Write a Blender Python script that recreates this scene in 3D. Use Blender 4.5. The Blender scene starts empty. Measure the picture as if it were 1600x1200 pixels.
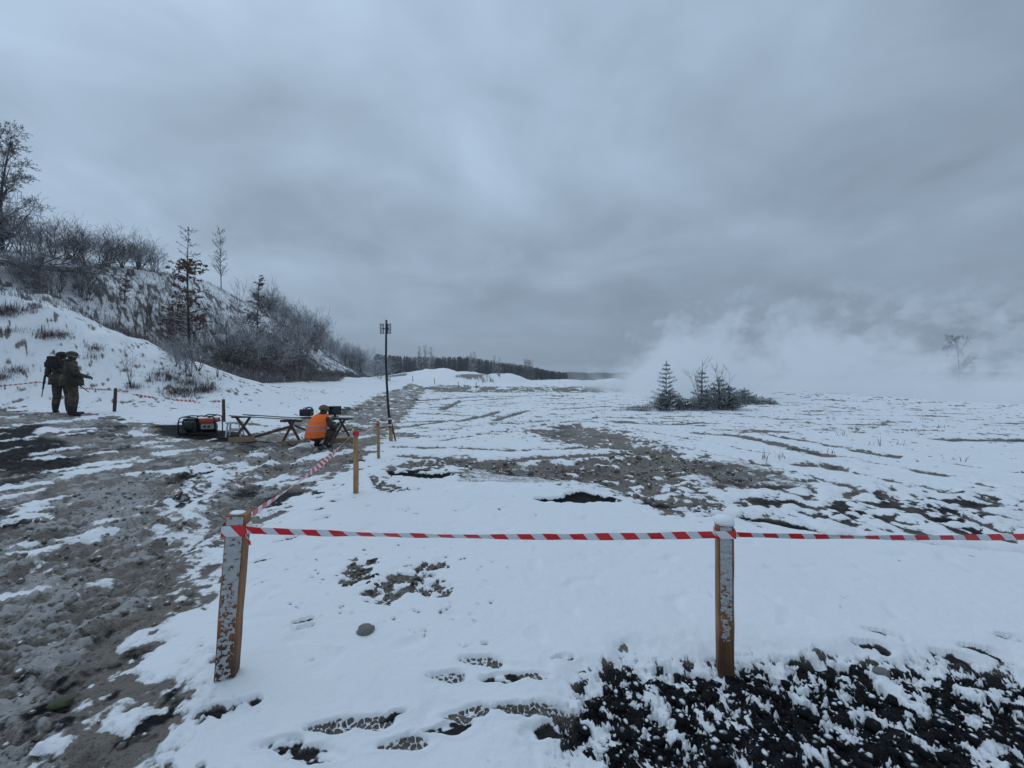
import bpy, bmesh, math, random
import numpy as np
from mathutils import Vector, Matrix, Quaternion

R = math.radians
scene = bpy.context.scene
COL = scene.collection

# ------------------------------------------------------------------ camera
EYE = 1.60
FPX = 640.0                                    # focal length in pixels of a 1600 px wide frame
cam_d = bpy.data.cameras.new('camera')
cam = bpy.data.objects.new('camera', cam_d)
COL.objects.link(cam)
cam.location = (0, 0, EYE)
cam.rotation_euler = (R(90 - 0.9), 0, 0)
cam_d.sensor_width = 36.0
cam_d.lens = 36.0 * FPX / 1600.0
cam_d.clip_start = 0.05
cam_d.clip_end = 4000
scene.camera = cam

# ------------------------------------------------------------------ sky and light (overcast)
SUN_EL, SUN_AZ = R(48), R(-35)                 # azimuth from +Y, towards the hill on the left
world = bpy.data.worlds.new('World')
scene.world = world
world.use_nodes = True
wt = world.node_tree
wt.nodes.clear()


def wn(kind, **kw):
    n = wt.nodes.new(kind)
    for k, v in kw.items():
        setattr(n, k, v)
    return n


def wmath(op, a, b=None, c=None, clamp=False):
    n = wn('ShaderNodeMath', operation=op)
    n.use_clamp = clamp
    for i, v in enumerate((a, b, c)):
        if v is None:
            continue
        if isinstance(v, (int, float)):
            n.inputs[i].default_value = v
        else:
            wt.links.new(v, n.inputs[i])
    return n.outputs[0]


w_tc = wn('ShaderNodeTexCoord')
w_sep = wn('ShaderNodeSeparateXYZ')
wt.links.new(w_tc.outputs['Generated'], w_sep.inputs[0])
dx, dy, dz = w_sep.outputs
up = wmath('MAXIMUM', dz, 0.0)
den = wmath('ADD', up, 0.26)
w_comb = wn('ShaderNodeCombineXYZ')
wt.links.new(wmath('DIVIDE', dx, den), w_comb.inputs[0])
wt.links.new(wmath('DIVIDE', dy, den), w_comb.inputs[1])
w_comb.inputs[2].default_value = 58.8
nz1 = wn('ShaderNodeTexNoise')
nz1.inputs['Scale'].default_value = 1.1
nz1.inputs['Detail'].default_value = 4.0
nz1.inputs['Roughness'].default_value = 0.5
nz1.inputs['Distortion'].default_value = 0.35
wt.links.new(w_comb.outputs[0], nz1.inputs['Vector'])
nz2 = wn('ShaderNodeTexNoise')
nz2.inputs['Scale'].default_value = 2.3
nz2.inputs['Detail'].default_value = 5.0
nz2.inputs['Roughness'].default_value = 0.52
nz2.inputs['Distortion'].default_value = 0.5
wt.links.new(w_comb.outputs[0], nz2.inputs['Vector'])
ramp = wn('ShaderNodeValToRGB')                # overcast: brighter towards the zenith
cr = ramp.color_ramp
cr.interpolation = 'B_SPLINE'
SKY_STOPS = [(0.0, 0.235), (0.10, 0.315), (0.25, 0.425), (0.5, 0.445), (0.8, 0.53), (1.0, 0.57)]
while len(cr.elements) < len(SKY_STOPS):
    cr.elements.new(0.5)
for e, (p, v) in zip(cr.elements, SKY_STOPS):
    e.position = p
    e.color = (v, v, v, 1)
wt.links.new(up, ramp.inputs[0])
side = wmath('MULTIPLY_ADD', dx, -0.20, 1.0)   # the sun stands behind the clouds on the left
cl = wmath('ADD', wmath('MULTIPLY', wmath('SUBTRACT', nz1.outputs[0], 0.5), 0.95),
           wmath('MULTIPLY', wmath('SUBTRACT', nz2.outputs[0], 0.5), 0.62))
cl = wmath('MULTIPLY', cl, wmath('MULTIPLY_ADD', wmath('DIVIDE', up, 0.30, clamp=True), 0.7, 0.3))   # cloud base blurs towards the horizon
cl = wmath('ADD', cl, 1.0)
lum = wmath('MULTIPLY', wmath('MULTIPLY', ramp.outputs[0], side), cl)
w_tint = wn('ShaderNodeMix', data_type='RGBA', blend_type='MULTIPLY')
w_tint.inputs[0].default_value = 1.0
wt.links.new(lum, w_tint.inputs[6])
w_tint.inputs[7].default_value = (0.785, 1.02, 1.31, 1)
sky = wn('ShaderNodeTexSky', sky_type='NISHITA')
sky.sun_disc = False
sky.sun_elevation = SUN_EL
sky.sun_rotation = SUN_AZ
bg_sky = wn('ShaderNodeBackground')
wt.links.new(sky.outputs[0], bg_sky.inputs[0])
bg_sky.inputs[1].default_value = 0.05
bg_cl = wn('ShaderNodeBackground')
wt.links.new(w_tint.outputs[2], bg_cl.inputs[0])
bg_cl.inputs[1].default_value = 1.0
mixw = wn('ShaderNodeMixShader')
mixw.inputs[0].default_value = 0.97            # nearly closed cloud cover
wt.links.new(bg_sky.outputs[0], mixw.inputs[1])
wt.links.new(bg_cl.outputs[0], mixw.inputs[2])
w_out = wn('ShaderNodeOutputWorld')
wt.links.new(mixw.outputs[0], w_out.inputs[0])

sun_d = bpy.data.lights.new('sun', 'SUN')
sun_d.energy = 0.5
sun_d.angle = R(75)
sun_d.color = (0.84, 0.96, 1.10)
sun = bpy.data.objects.new('sun', sun_d)
COL.objects.link(sun)
sun.rotation_euler = Vector((math.sin(SUN_AZ) * math.cos(SUN_EL), math.cos(SUN_AZ) * math.cos(SUN_EL),
                             math.sin(SUN_EL))).to_track_quat('Z', 'Y').to_euler()

scene.view_settings.view_transform = 'Standard'
scene.view_settings.look = 'None'
scene.view_settings.exposure = 0.0
scene.view_settings.gamma = 1.0
scene.render.engine = 'CYCLES'
scene.cycles.max_bounces = 10
scene.cycles.diffuse_bounces = 3
scene.cycles.glossy_bounces = 2
scene.cycles.transparent_max_bounces = 6
scene.cycles.volume_bounces = 8
scene.cycles.use_denoising = True


# ------------------------------------------------------------------ numeric noise
_rng = np.random.RandomState(7)
_PERM = _rng.permutation(512)
_PERM2 = np.concatenate([_PERM, _PERM])
_ANG = _rng.rand(512) * 2 * np.pi
_GX, _GY = np.cos(_ANG), np.sin(_ANG)
_JX, _JY = _rng.rand(512), _rng.rand(512)


def _hash(i, j):
    return _PERM2[(_PERM2[i & 511] + j) & 511]


def perlin(x, y, s=0):
    x = x + s * 17.31
    y = y + s * 9.77
    xi = np.floor(x).astype(np.int64)
    yi = np.floor(y).astype(np.int64)
    fx, fy = x - xi, y - yi
    u = fx * fx * fx * (fx * (fx * 6 - 15) + 10)
    v = fy * fy * fy * (fy * (fy * 6 - 15) + 10)

    def g(i, j, ax, ay):
        h = _hash(xi + i, yi + j)
        return _GX[h] * ax + _GY[h] * ay
    a = g(0, 0, fx, fy)
    b = g(1, 0, fx - 1, fy)
    c = g(0, 1, fx, fy - 1)
    d = g(1, 1, fx - 1, fy - 1)
    return (a + u * (b - a) + v * ((c + u * (d - c)) - (a + u * (b - a)))) * 1.5


def fbm(x, y, s=0, n=4, k=0.5):
    t = np.zeros_like(x, dtype=float)
    a, f = 1.0, 1.0
    for i in range(n):
        t += a * perlin(x * f, y * f, s + i * 3)
        a *= k
        f *= 2.03
    return t


def worley(x, y, s=0):
    x = x + s * 13.1
    y = y + s * 5.3
    xi = np.floor(x).astype(np.int64)
    yi = np.floor(y).astype(np.int64)
    f1 = np.full(x.shape, 9.0)
    f2 = np.full(x.shape, 9.0)
    for i in (-1, 0, 1):
        for j in (-1, 0, 1):
            h = _hash(xi + i, yi + j)
            d = np.hypot(xi + i + _JX[h] - x, yi + j + _JY[h] - y)
            f2 = np.minimum(f2, np.maximum(d, f1))
            f1 = np.minimum(f1, d)
    return f1, f2


def sm(t):
    t = np.clip(t, 0.0, 1.0)
    return t * t * (3 - 2 * t)


# ------------------------------------------------------------------ the lie of the land
XB_Y = [-20, 12, 20, 38, 60, 85, 120, 200, 400]
XB_X = [-31, -25, -17.5, -18.2, -21.5, -27.5, -38.5, -66, -130]
HC_Y = [-20, 15, 28, 47, 66, 90, 118, 160, 400]
HC_H = [7.5, 8.0, 9.7, 12.0, 9.8, 6.0, 2.6, 1.2, 0.5]
MX = [-60, -30, -25, -21, -16, -12, -9, -7]
MH = [5.6, 5.5, 5.3, 4.6, 2.3, 0.75, 0.12, 0.0]
# far mounds on the range: x, y, height, half widths
MOUNDS = [(-3.5, 92, 2.0, 8.5, 6), (-12, 100, 1.9, 8, 7), (10, 104, 1.3, 10, 5), (-24, 128, 2.6, 14, 8),
          (-9, 118, 2.6, 14, 8), (22, 112, 0.8, 9, 5), (40, 130, 1.6, 16, 8), (-1, 90, 0.9, 4.5, 4)]


def lay(x, y):
    """broad relief of the ground, without snow and clods"""
    x = np.asarray(x, float)
    y = np.asarray(y, float)
    z = 0.56 * sm((-x - 4) / 9) * sm((y - 3) / 8)
    z = z * (1 - 0.5 * sm((y - 20) / 30))
    far = sm((np.hypot(x, y) - 14) / 30)
    z = z + far * 0.22 * fbm(x * 0.06, y * 0.06, 5, 3)
    # mound by the tape on the left
    m = np.interp(x, MX, MH) * sm((y - 12.7) / 5.2) * (1 - 0.75 * sm((y - 18.0) / 7))
    m = m * (1 + 0.10 * fbm(x * 0.35, y * 0.35, 8, 3))
    # the long hill
    xb = np.interp(y, XB_Y, XB_X)
    hh = np.interp(y, HC_Y, HC_H)
    t = (xb - x) / 15.0
    h = hh * (np.clip(t, 0, 1) ** 0.9 * 0.55 + 0.45 * sm(t))
    h = h * (1 - 0.25 * sm((t - 1.1) / 1.6))
    h = h + sm(t * 4) * (0.35 * fbm(x * 0.16, y * 0.16, 11, 4) + 0.0)
    # small cut bank along the hill foot
    cut = sm((y - 36) / 8) * (1 - sm((y - 92) / 15))
    jag = 0.9 * fbm(x * 0.05, y * 0.35, 31, 4)
    h = h + cut * 0.8 * (sm((xb - x - 1.2 + jag) / 0.55) - 0.8 * sm((xb - x - 1.7) / 5))
    z = z + np.maximum(m, h)
    # far mounds
    for (mx, my, mh, sx, sy) in MOUNDS:
        q = ((x - mx) / sx) ** 2 + ((y - my) / sy) ** 2
        z = z + np.where(q < 9, mh * np.exp(-q) * (1 + 0.12 * fbm(x * 0.3, y * 0.3, 14, 3)), 0)
    # the plateau ends on the right and falls away
    xe = 27.3 + 0.04 * np.maximum(0, y - 40) + 1.2 * np.sin(y * 0.33 + 1.0)
    z = z + 0.22 * np.exp(-((x - xe) / 4.0) ** 2) * sm((y - 22) / 8) - 0.12 * sm((x - 12) / 12) * sm((26 - y) / 10)
    z = z - 4.2 * sm((x - xe - 1.0) / 14) * sm((y + 10) / 12)
    return z


def ground_point(px, py):
    """where a sight line from the camera station meets the ground"""
    ux = (px - 800) / FPX
    uz = -(py - 590) / FPX
    d = np.concatenate([np.linspace(0.8, 12, 1200), np.linspace(12.02, 300, 9000)])
    zz = lay(ux * d, d)
    below = (EYE + uz * d) <= zz
    i = int(np.argmax(below)) if below.any() else len(d) - 1
    return float(ux * d[i]), float(d[i])


def gpoly(pts):
    return [ground_point(px, py) for px, py in pts]


def flat(px, py):
    d = EYE * FPX / (py - 590)
    return ((px - 800) / FPX * d, d)


def fpoly(pts):
    return [flat(px, py) for px, py in pts]


def sdf_poly(x, y, poly):
    d2 = np.full(x.shape, 1e9)
    ins = np.zeros(x.shape, bool)
    n = len(poly)
    for i in range(n):
        ax, ay = poly[i]
        bx, by = poly[(i + 1) % n]
        ex, ey = bx - ax, by - ay
        t = np.clip(((x - ax) * ex + (y - ay) * ey) / (ex * ex + ey * ey + 1e-12), 0, 1)
        d2 = np.minimum(d2, (x - ax - t * ex) ** 2 + (y - ay - t * ey) ** 2)
        c = ((ay > y) != (by > y))
        if ey != 0:
            ins ^= c & (x < (bx - ax) * (y - ay) / ey + ax)
    d = np.sqrt(d2)
    return np.where(ins, d, -d)


def line_dist(x, y, pts):
    d2 = np.full(x.shape, 1e9)
    for (ax, ay), (bx, by) in zip(pts[:-1], pts[1:]):
        ex, ey = bx - ax, by - ay
        t = np.clip(((x - ax) * ex + (y - ay) * ey) / (ex * ex + ey * ey + 1e-12), 0, 1)
        d2 = np.minimum(d2, (x - ax - t * ex) ** 2 + (y - ay - t * ey) ** 2)
    return np.sqrt(d2)


# surveyed outlines of the bare patches (converted to metres on the ground)
ROAD = gpoly([(-900, 636), (0, 637), (150, 647), (262, 668), (345, 690), (430, 672), (480, 652), (560, 633)]) + \
    fpoly([(600, 622), (640, 608), (668, 610), (650, 632), (618, 668), (592, 690), (572, 716), (505, 752),
           (445, 785), (405, 815), (345, 850), (326, 915), (225, 1035), (185, 1060), (205, 1110), (255, 1150),
           (268, 1210), (240, 1700), (-900, 1700)])
ROADSNOW = fpoly([(225, 790), (290, 745), (380, 715), (385, 745), (345, 790), (350, 850), (320, 930), (260, 960),
                  (262, 900), (240, 850)])
ROADSLUSH = fpoly([(90, 780), (200, 750), (260, 760), (235, 850), (180, 860), (100, 830)])
BLACK_LEFT = gpoly([(-60, 690), (40, 664), (110, 690), (130, 728), (60, 735), (-60, 745)])
GEN_MUD = gpoly([(235, 668), (270, 662), (335, 672), (400, 682), (395, 694), (330, 690), (260, 682)])  # black mud around the foot of the generator
BLACK = fpoly([(893, 1260), (897, 1130), (925, 1080), (1000, 1048), (1060, 1060), (1130, 1056), (1200, 1060),
               (1330, 1048), (1420, 1060), (1500, 1056), (1620, 1076), (1900, 1115), (2300, 1700), (893, 1700)])
MUD = fpoly([(826, 672), (900, 663), (960, 671), (1010, 688), (1065, 710), (1130, 722), (1200, 742), (1218, 757),
             (1190, 766), (1130, 757), (1078, 744), (1062, 766), (1110, 800), (1040, 794), (980, 780), (930, 757),
             (850, 750), (760, 741), (700, 727), (640, 738), (612, 730), (700, 718), (800, 723), (900, 717),
             (992, 711), (930, 699), (860, 688)])
CLODS = fpoly([(985, 765), (1045, 706), (1180, 735), (1330, 742), (1700, 770), (1700, 880), (1420, 850), (1260, 832),
               (1120, 803)])
PUDDLES = [fpoly([(1105, 728), (1160, 735), (1195, 747), (1190, 755), (1150, 752), (1120, 742)]),
           fpoly([(760, 734), (840, 733), (850, 742), (800, 745)])]
HOLES = [fpoly([(853, 786), (880, 779), (906, 772), (932, 779), (948, 786), (915, 790), (880, 790)]),
         fpoly([(612, 740), (640, 737), (702, 744), (680, 748), (640, 746)])]
BANK_LINE = fpoly([(1010, 789), (1060, 797), (1120, 805), (1200, 818), (1300, 836), (1420, 846), (1600, 864), (1750, 875)])
PATCHES = [fpoly(p) for p in (
    [(533, 905), (556, 886), (582, 888), (577, 913), (545, 926)],
    [(572, 938), (606, 914), (650, 903), (668, 913), (642, 935), (604, 956), (582, 952)],
    [(636, 898), (690, 884), (694, 897), (655, 904)],
    [(655, 925), (692, 922), (692, 942), (668, 948)],
    [(575, 742), (600, 755), (640, 765), (610, 775), (585, 765)])]
RUTS = [(fpoly(p), w) for p, w in (
    ([(612, 699), (700, 700), (800, 704), (900, 701), (995, 697)], 0.13),
    ([(636, 713), (760, 723), (830, 716), (920, 712), (1020, 707)], 0.16),
    ([(640, 722), (700, 726), (790, 728)], 0.12),
    ([(1092, 677), (1160, 682), (1230, 697), (1295, 713)], 0.22),
    ([(1200, 679), (1262, 690), (1340, 705), (1395, 714)], 0.16),
    ([(1320, 714), (1420, 735), (1560, 762)], 0.10),
    ([(1250, 727), (1300, 728), (1300, 731)], 0.2),
    ([(655, 646), (745, 650), (790, 653)], 0.20),
    ([(715, 659), (765, 648), (778, 643)], 0.22),
    ([(775, 657), (808, 646), (826, 642)], 0.22),
    ([(622, 668), (660, 663), (708, 658)], 0.20),
    ([(1478, 687), (1540, 688), (1640, 687)], 0.28),
    ([(1405, 672), (1460, 673)], 0.16),
    ([(1325, 655), (1385, 656)], 0.2),
    ([(1215, 632), (1290, 634), (1345, 640)], 0.18),
    ([(1265, 645), (1330, 648)], 0.13),
    ([(970, 661), (1050, 664), (1095, 660)], 0.22),
    ([(930, 652), (1010, 655)], 0.16),
    ([(690, 640), (720, 628), (800, 622)], 0.25),
    ([(640, 630), (760, 620), (900, 618)], 0.3),
    ([(860, 640), (960, 634)], 0.2),
    ([(1220, 660), (1270, 661)], 0.15),
    ([(1640, 800), (1400, 752), (1230, 715), (1100, 690), (1000, 672), (930, 660)], 0.10),
    ([(1640, 845), (1380, 775), (1200, 728), (1090, 703), (1000, 688)], 0.10),
    ([(1640, 768), (1380, 728), (1230, 700)], 0.09), ([(1640, 745), (1450, 720), (1330, 700)], 0.09),
    ([(620, 641), (760, 632), (900, 630)], 0.16), ([(680, 690), (820, 668), (960, 650), (1080, 645)], 0.11),
    ([(640, 677), (760, 664), (860, 655)], 0.10), ([(640, 686), (780, 676), (840, 674)], 0.09),
    ([(1150, 662), (1300, 668), (1450, 680)], 0.12))]
TRACKS = [fpoly(p) for p in (
    [(-250, 850), (0, 822), (150, 788), (300, 745), (400, 702), (480, 674), (560, 646), (625, 618)],
    [(-100, 1100), (60, 1000), (250, 880), (380, 772), (470, 708), (560, 664), (630, 626)],
    [(-200, 980), (0, 910), (180, 838), (330, 765), (430, 708), (520, 668), (600, 634)])]
# boot prints: px, py, heading of the boot in degrees, size, depth of print
PRINTS = [(514, 1158, 83, 1.0, 1), (574, 1152, 88, 1.0, 1), (612, 1140, 70, .5, 0), 
          (626, 1188, 83, 1.0, 1), (697, 1162, 78, 1.0, 0), (733, 1136, 83, 1.0, 1), 
          (800, 1131, 93, 1.0, 1), (836, 1130, 78, 1.1, 1), (700, 1077, 93, .9, 1), (750, 1052, 98, 1.0, 1),
          (784, 1080, 83, 1.0, 0), (828, 1075, 88, .8, 1), (866, 1158, 78, 1.2, 0), (432, 1190, 88, .9, 0),
          (480, 1205, 93, 1.0, 0), (340, 1125, 93, .8, 0), (375, 1118, 88, .8, 0),
          (406, 885, 60, .95, 0), (446, 852, 40, 1.0, 1), (459, 840, 40, .7, 0), (502, 819, 30, 1.0, 0),
          (489, 804, 60, 1.1, 0), (518, 790, 80, 1.1, 0), (437, 790, 50, .9, 0), (416, 806, 30, 1.0, 0),
          (495, 772, 30, 1.0, 0), (495, 779, 40, .9, 0), (524, 758, 30, .9, 0), (522, 765, 50, .9, 0),
          (540, 745, 40, 1.1, 0), (560, 735, 20, 1.0, 0), (572, 776, 90, .9, 0), (545, 722, 40, 1.2, 0),
          (620, 762, 60, 1.1, 0), (645, 768, 80, 1.0, 0), (470, 985, 60, .6, 0), (472, 995, 60, .55, 0),
          (1386, 1007, 120, .9, 0), (1366, 1024, 110, .9, 0), (1500, 1040, 115, 1.0, 0), (1548, 1034, 115, 1.1, 0),
          (1594, 1015, 110, .9, 0), (1265, 1050, 115, 1.1, 0), (1315, 1052, 115, 1.0, 0), (880, 1046, 88, .6, 0),
          (1038, 1058, 95, 1.1, 0), (1080, 1066, 95, 1.1, 0), (1430, 846, 90, 1.2, 0)]
BANK = fpoly([(640, 775), (760, 752), (850, 762), (930, 762), (960, 776), (1000, 786), (1120, 803), (1300, 833), (1420, 843),
              (1700, 868), (2200, 1010), (1700, 1060), (1000, 1045), (870, 1200), (870, 1700), (300, 1700), (290, 1150),
              (240, 1060), (345, 920), (360, 850), (470, 795), (560, 760)])


def land(x, y):
    """full ground: height and the masks that steer the ground material"""
    x = np.asarray(x, float)
    y = np.asarray(y, float)
    z = lay(x, y)
    r = np.hypot(x, y)
    near = 1 - sm((r - 25) / 40)
    b = np.full(x.shape, -0.75)                 # > 0: bare ground, < 0: snow
    tone = np.zeros(x.shape)                    # 1: black soil, also painted shade behind the bank
    wet = np.zeros(x.shape)
    slush = np.zeros(x.shape)
    lump = np.zeros(x.shape)
    big = fbm(x * 0.7, y * 0.7, 21, 4)
    mid = fbm(x * 2.6, y * 2.6, 22, 4, 0.55)
    fine = fbm(x * 9.0, y * 9.0, 23, 3, 0.6)
    b += 0.16 * big + 0.10 * fine + near * 1.6 * np.clip(fbm(x * 4.1, y * 4.1, 97, 4, .7) - 0.54, 0, 1)
    # the open field further out: thin snow, the ground shows through in streaks
    fieldm = sm((y - 7.5) / 5) * (1 - sm((r - 70) / 60)) * sm((x + 9.5) / 2.5 + sm((y - 26) / 8))
    st = fbm(x * 0.45 + 0.2 * y, y * 1.1, 25, 4, 0.6)
    b += fieldm * (0.33 + 0.85 * np.clip(st - 0.10, 0, 1) + 0.26 * mid + 0.14 * fine)
    rough = sm((y - 40) / 6) * (1 - sm((y - 66) / 8)) * sm((x + 16) / 8) * (1 - sm((x - 10) / 8))
    b += rough * (0.55 + 0.7 * fbm(x * 0.5, y * 0.35, 26, 4))
    lump += rough * 0.25

    def region(poly, pad, fn):
        xs = [p[0] for p in poly]
        ys = [p[1] for p in poly]
        k = np.where((x > min(xs) - pad) & (x < max(xs) + pad) & (y > min(ys) - pad) & (y < max(ys) + pad))[0]
        if len(k):
            fn(k, sdf_poly(x[k], y[k], poly))

    def f_bank(k, s):
        z[k] += 0.04 * sm((s + 0.06 + 0.10 * mid[k]) / 0.34)
        b[k] -= 0.35 * sm(s / 0.3)
    region(BANK, 0.6, f_bank)

    def f_road(k, s):
        xx, yy = x[k], y[k]
        u = xx * 0.5 + yy * 0.85                # roughly along the wheel tracks
        v = xx * 0.85 - yy * 0.5
        pat = fbm(u * 0.75, v * 1.35, 41, 5, 0.62) + 0.25 * mid[k]
        e = np.clip(s / 0.5, -1, 1) + 0.65 * mid[k] + 0.25 * fine[k]
        left = sm((-xx - 2.2) / 2.5)
        v0 = 0.62 + 0.12 * fine[k] - (0.70 + 0.95 * left) * np.clip(pat - 0.10 + 0.16 * left, 0, 0.9)
        t = np.where(e > 0, np.minimum(e * 2.0, v0), e)
        b[k] = np.maximum(b[k], t)
        dk = np.clip(fbm(xx * 0.8, yy * 0.8, 43, 4) * 1.0 + 0.08, 0, 0.75)
        corner = sm((4.0 - yy) / 2.0)
        tone[k] = np.maximum(tone[k], np.where(s > -0.4, np.clip(dk * (1 - 0.65 * corner) + 0.9 * corner * np.clip(fbm(xx * 5.0, yy * 5.0, 48, 4, 0.65) - 0.12, 0, 1), 0, 0.95), 0))
        slush[k] = np.maximum(slush[k], sm(s / 0.5) * np.clip(0.42 + 0.65 * fbm(u * 2.2, v * 4.2, 44, 4, 0.7)
                                                               + 0.35 * fine[k] + 0.25 * corner, 0, 1))
        lump[k] += 0.034 * sm(s / 0.4)
        wet[k] = np.maximum(wet[k], 0.55 * sm(s / 0.4))
        # wheel grooves running along the road
        z[k] -= 0.035 * sm(s / 0.6) * np.clip(fbm(u * 0.12, v * 1.3, 45, 2) + 0.2, 0, 1)
    region(ROAD, 1.2, f_road)

    for pts in TRACKS:
        d = np.full(x.shape, 9.0)
        al = np.zeros(x.shape)
        run = 0.0
        k = np.where((x < -0.8) & (y < 40) & (r < 40))[0]
        if not len(k):
            continue
        dk_, ak = np.full(len(k), 9.0), np.zeros(len(k))
        for (ax, ay), (bx, by) in zip(pts[:-1], pts[1:]):
            ex, ey = bx - ax, by - ay
            L = math.hypot(ex, ey)
            tt = np.clip(((x[k] - ax) * ex + (y[k] - ay) * ey) / (L * L), 0, 1)
            dd = np.hypot(x[k] - ax - tt * ex, y[k] - ay - tt * ey)
            q = dd < dk_
            dk_ = np.where(q, dd, dk_)
            ak = np.where(q, run + tt * L, ak)
            run += L
        w = 0.15
        g = np.exp(-((dk_ + 0.05 * mid[k]) / w) ** 4)
        bar = np.sin(ak * 70 + 6 * np.abs(dk_ / w))
        z[k] += g * (-0.030 + 0.008 * bar) + 0.022 * np.exp(-((dk_ - 0.24) / 0.06) ** 2) * (1 + mid[k])
        b[k] = np.maximum(b[k], np.where(b[k] > -0.5, g * (0.35 + 0.25 * fine[k] + 0.12 * bar) - (1 - g), b[k]))
        slush[k] = slush[k] * (1 - 0.35 * g) + 0.12 * g * bar
        tone[k] = np.clip(tone[k] + 0.22 * g * (0.6 + 0.6 * mid[k]), 0, 1)
        wet[k] = np.where(g > 0.3, np.maximum(wet[k], 0.7), wet[k])

    def f_rsnow(k, s):
        m = sm((s + 0.2 + 0.3 * mid[k]) / 0.5)
        b[k] = b[k] * (1 - m) + m * (-0.16 + 0.85 * (mid[k] * 0.7 + 0.5 * fine[k]))
    region(ROADSNOW, 0.6, f_rsnow)

    def f_rslush(k, s):
        m = sm((s + 0.2) / 0.5)
        slush[k] = np.maximum(slush[k], m * (0.75 + 0.3 * mid[k]))
    region(ROADSLUSH, 0.6, f_rslush)

    def f_bl(k, s):
        m = sm((s + 0.3 + 0.4 * big[k]) / 0.6)
        tone[k] = np.maximum(tone[k], 0.95 * m)
        slush[k] *= 1 - m
        uu = (x[k] * 0.75 - y[k] * 0.65) * 2.2
        vv = (x[k] * 0.65 + y[k] * 0.75) * 0.8
        b[k] = b[k] * (1 - m) + m * (0.32 - 0.9 * np.clip(fbm(uu, vv, 47, 4) - 0.05, 0, 1))
    region(BLACK_LEFT, 0.8, f_bl)

    def f_gen_mud(k, s):
        m = sm((s + 0.15 + 0.2 * mid[k]) / 0.3)
        tone[k] = np.maximum(tone[k], 0.95 * m)
        slush[k] *= 1 - 0.8 * m
        b[k] = np.maximum(b[k], m * (0.5 + 0.5 * mid[k]) - 0.2 * (1 - m))
    region(GEN_MUD, 0.6, f_gen_mud)

    def f_black(k, s):
        xx, yy = x[k], y[k]
        c1, c2 = worley(xx * 9, yy * 9, 3)
        d1, d2 = worley(xx * 3.6, yy * 3.6, 4)
        cl_ = fbm(xx * 6.5, yy * 6.5, 51, 5, 0.85) * 0.85
        e = np.clip(s / 0.22, -1, 1.0)
        f = 0.22 * e + 0.85 * cl_ + 0.25 * fine[k] + 0.36 * sm((s - 0.15) / 0.7) - 0.35 * (c1 - 0.45)
        f = f + np.clip(s / 0.10 + 0.5, -2.0, 0.0)
        b[k] = np.maximum(b[k], np.clip(f, -1, 1))
        m = sm((s + 0.2) / 0.25)
        tone[k] = np.maximum(tone[k], m * np.clip(0.97 - 0.5 * np.clip(fbm(xx * 2, yy * 2, 54, 3) - .25, 0, 1), 0, 1))
        lump[k] += m * 0.028
        z[k] -= m * 0.03
        z[k] += m * 0.03 * np.clip(0.5 - c1, 0, 1) + m * 0.06 * np.clip(0.55 - d1, 0, 1) * (b[k] < 0.5)
    region(BLACK, 0.6, f_black)

    def f_mud(k, s):
        e = np.clip(s / 1.0, -1, 1) + 0.55 * mid[k] + 0.40 * fine[k] + 0.3 * big[k]
        sp = np.clip(fbm(x[k] * 3.5, y[k] * 3.5, 61, 3, .6) - 0.38, 0, 1)
        b[k] = np.maximum(b[k], np.minimum(np.clip(e, -1, 1), 0.7 - 3.0 * sp))
        wet[k] = np.maximum(wet[k], 0.6 * sm(s / 0.4))
        lump[k] += 0.03 * sm(s / 0.3)
        z[k] -= 0.05 * sm((s + 0.1) / 0.5)
        tone[k] = np.maximum(tone[k], np.where(s > -.3, np.clip(0.15 + 0.5 * big[k], 0, .5), 0))
    region(MUD, 1.6, f_mud)

    def f_clod(k, s):
        xx, yy = x[k], y[k]
        c1, c2 = worley(xx * 3.1, yy * 2.6, 6)
        g1, g2 = worley(xx * 6.5, yy * 5.5, 7)
        m = sm((s + 0.3) / 1.2)
        grad = sm((6.2 - (yy - 0.10 * xx)) / 3.0)          # denser bare ground towards the bank
        f = 0.75 * (c1 - 0.52) + 0.75 * (g1 - 0.5) + 0.45 * mid[k] - 0.10 + 0.30 * grad + 0.28 * fine[k]
        b[k] = np.maximum(b[k], -0.8 * (1 - m) + m * np.clip(f * 1.6, -1, .8))
        z[k] += m * (0.075 * np.clip(0.6 - c1, 0, 1) + 0.03 * np.clip(0.5 - g1, 0, 1)) - 0.05 * m * grad
        tone[k] = np.maximum(tone[k], m * np.clip(0.25 + 0.5 * grad + 0.3 * mid[k], 0, 0.85))
    region(CLODS, 1.0, f_clod)

    for p in PUDDLES:
        def f_pud(k, s):
            m = sm((s + 0.08 * mid[k]) / 0.10)
            wet[k] = np.maximum(wet[k], m)
            wet[k] = np.where(m > 0.5, 1.0, wet[k])
            b[k] = np.maximum(b[k], m * 0.6)
            lump[k] *= 1 - m
            tone[k] *= 1 - 0.6 * m
        region(p, 0.4, f_pud)
    for p in HOLES:
        def f_hole(k, s):
            m = sm((s + 0.10 + 0.10 * mid[k]) / 0.12)
            b[k] = np.maximum(b[k], -0.6 + 1.4 * m + .2 * fine[k])
            tone[k] = np.maximum(tone[k], sm((s + .25) / .12))
            z[k] -= 0.06 * m
        region(p, 0.4, f_hole)
    dl = line_dist(x, y, BANK_LINE)
    k = np.where(dl < 0.6)[0]
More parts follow.
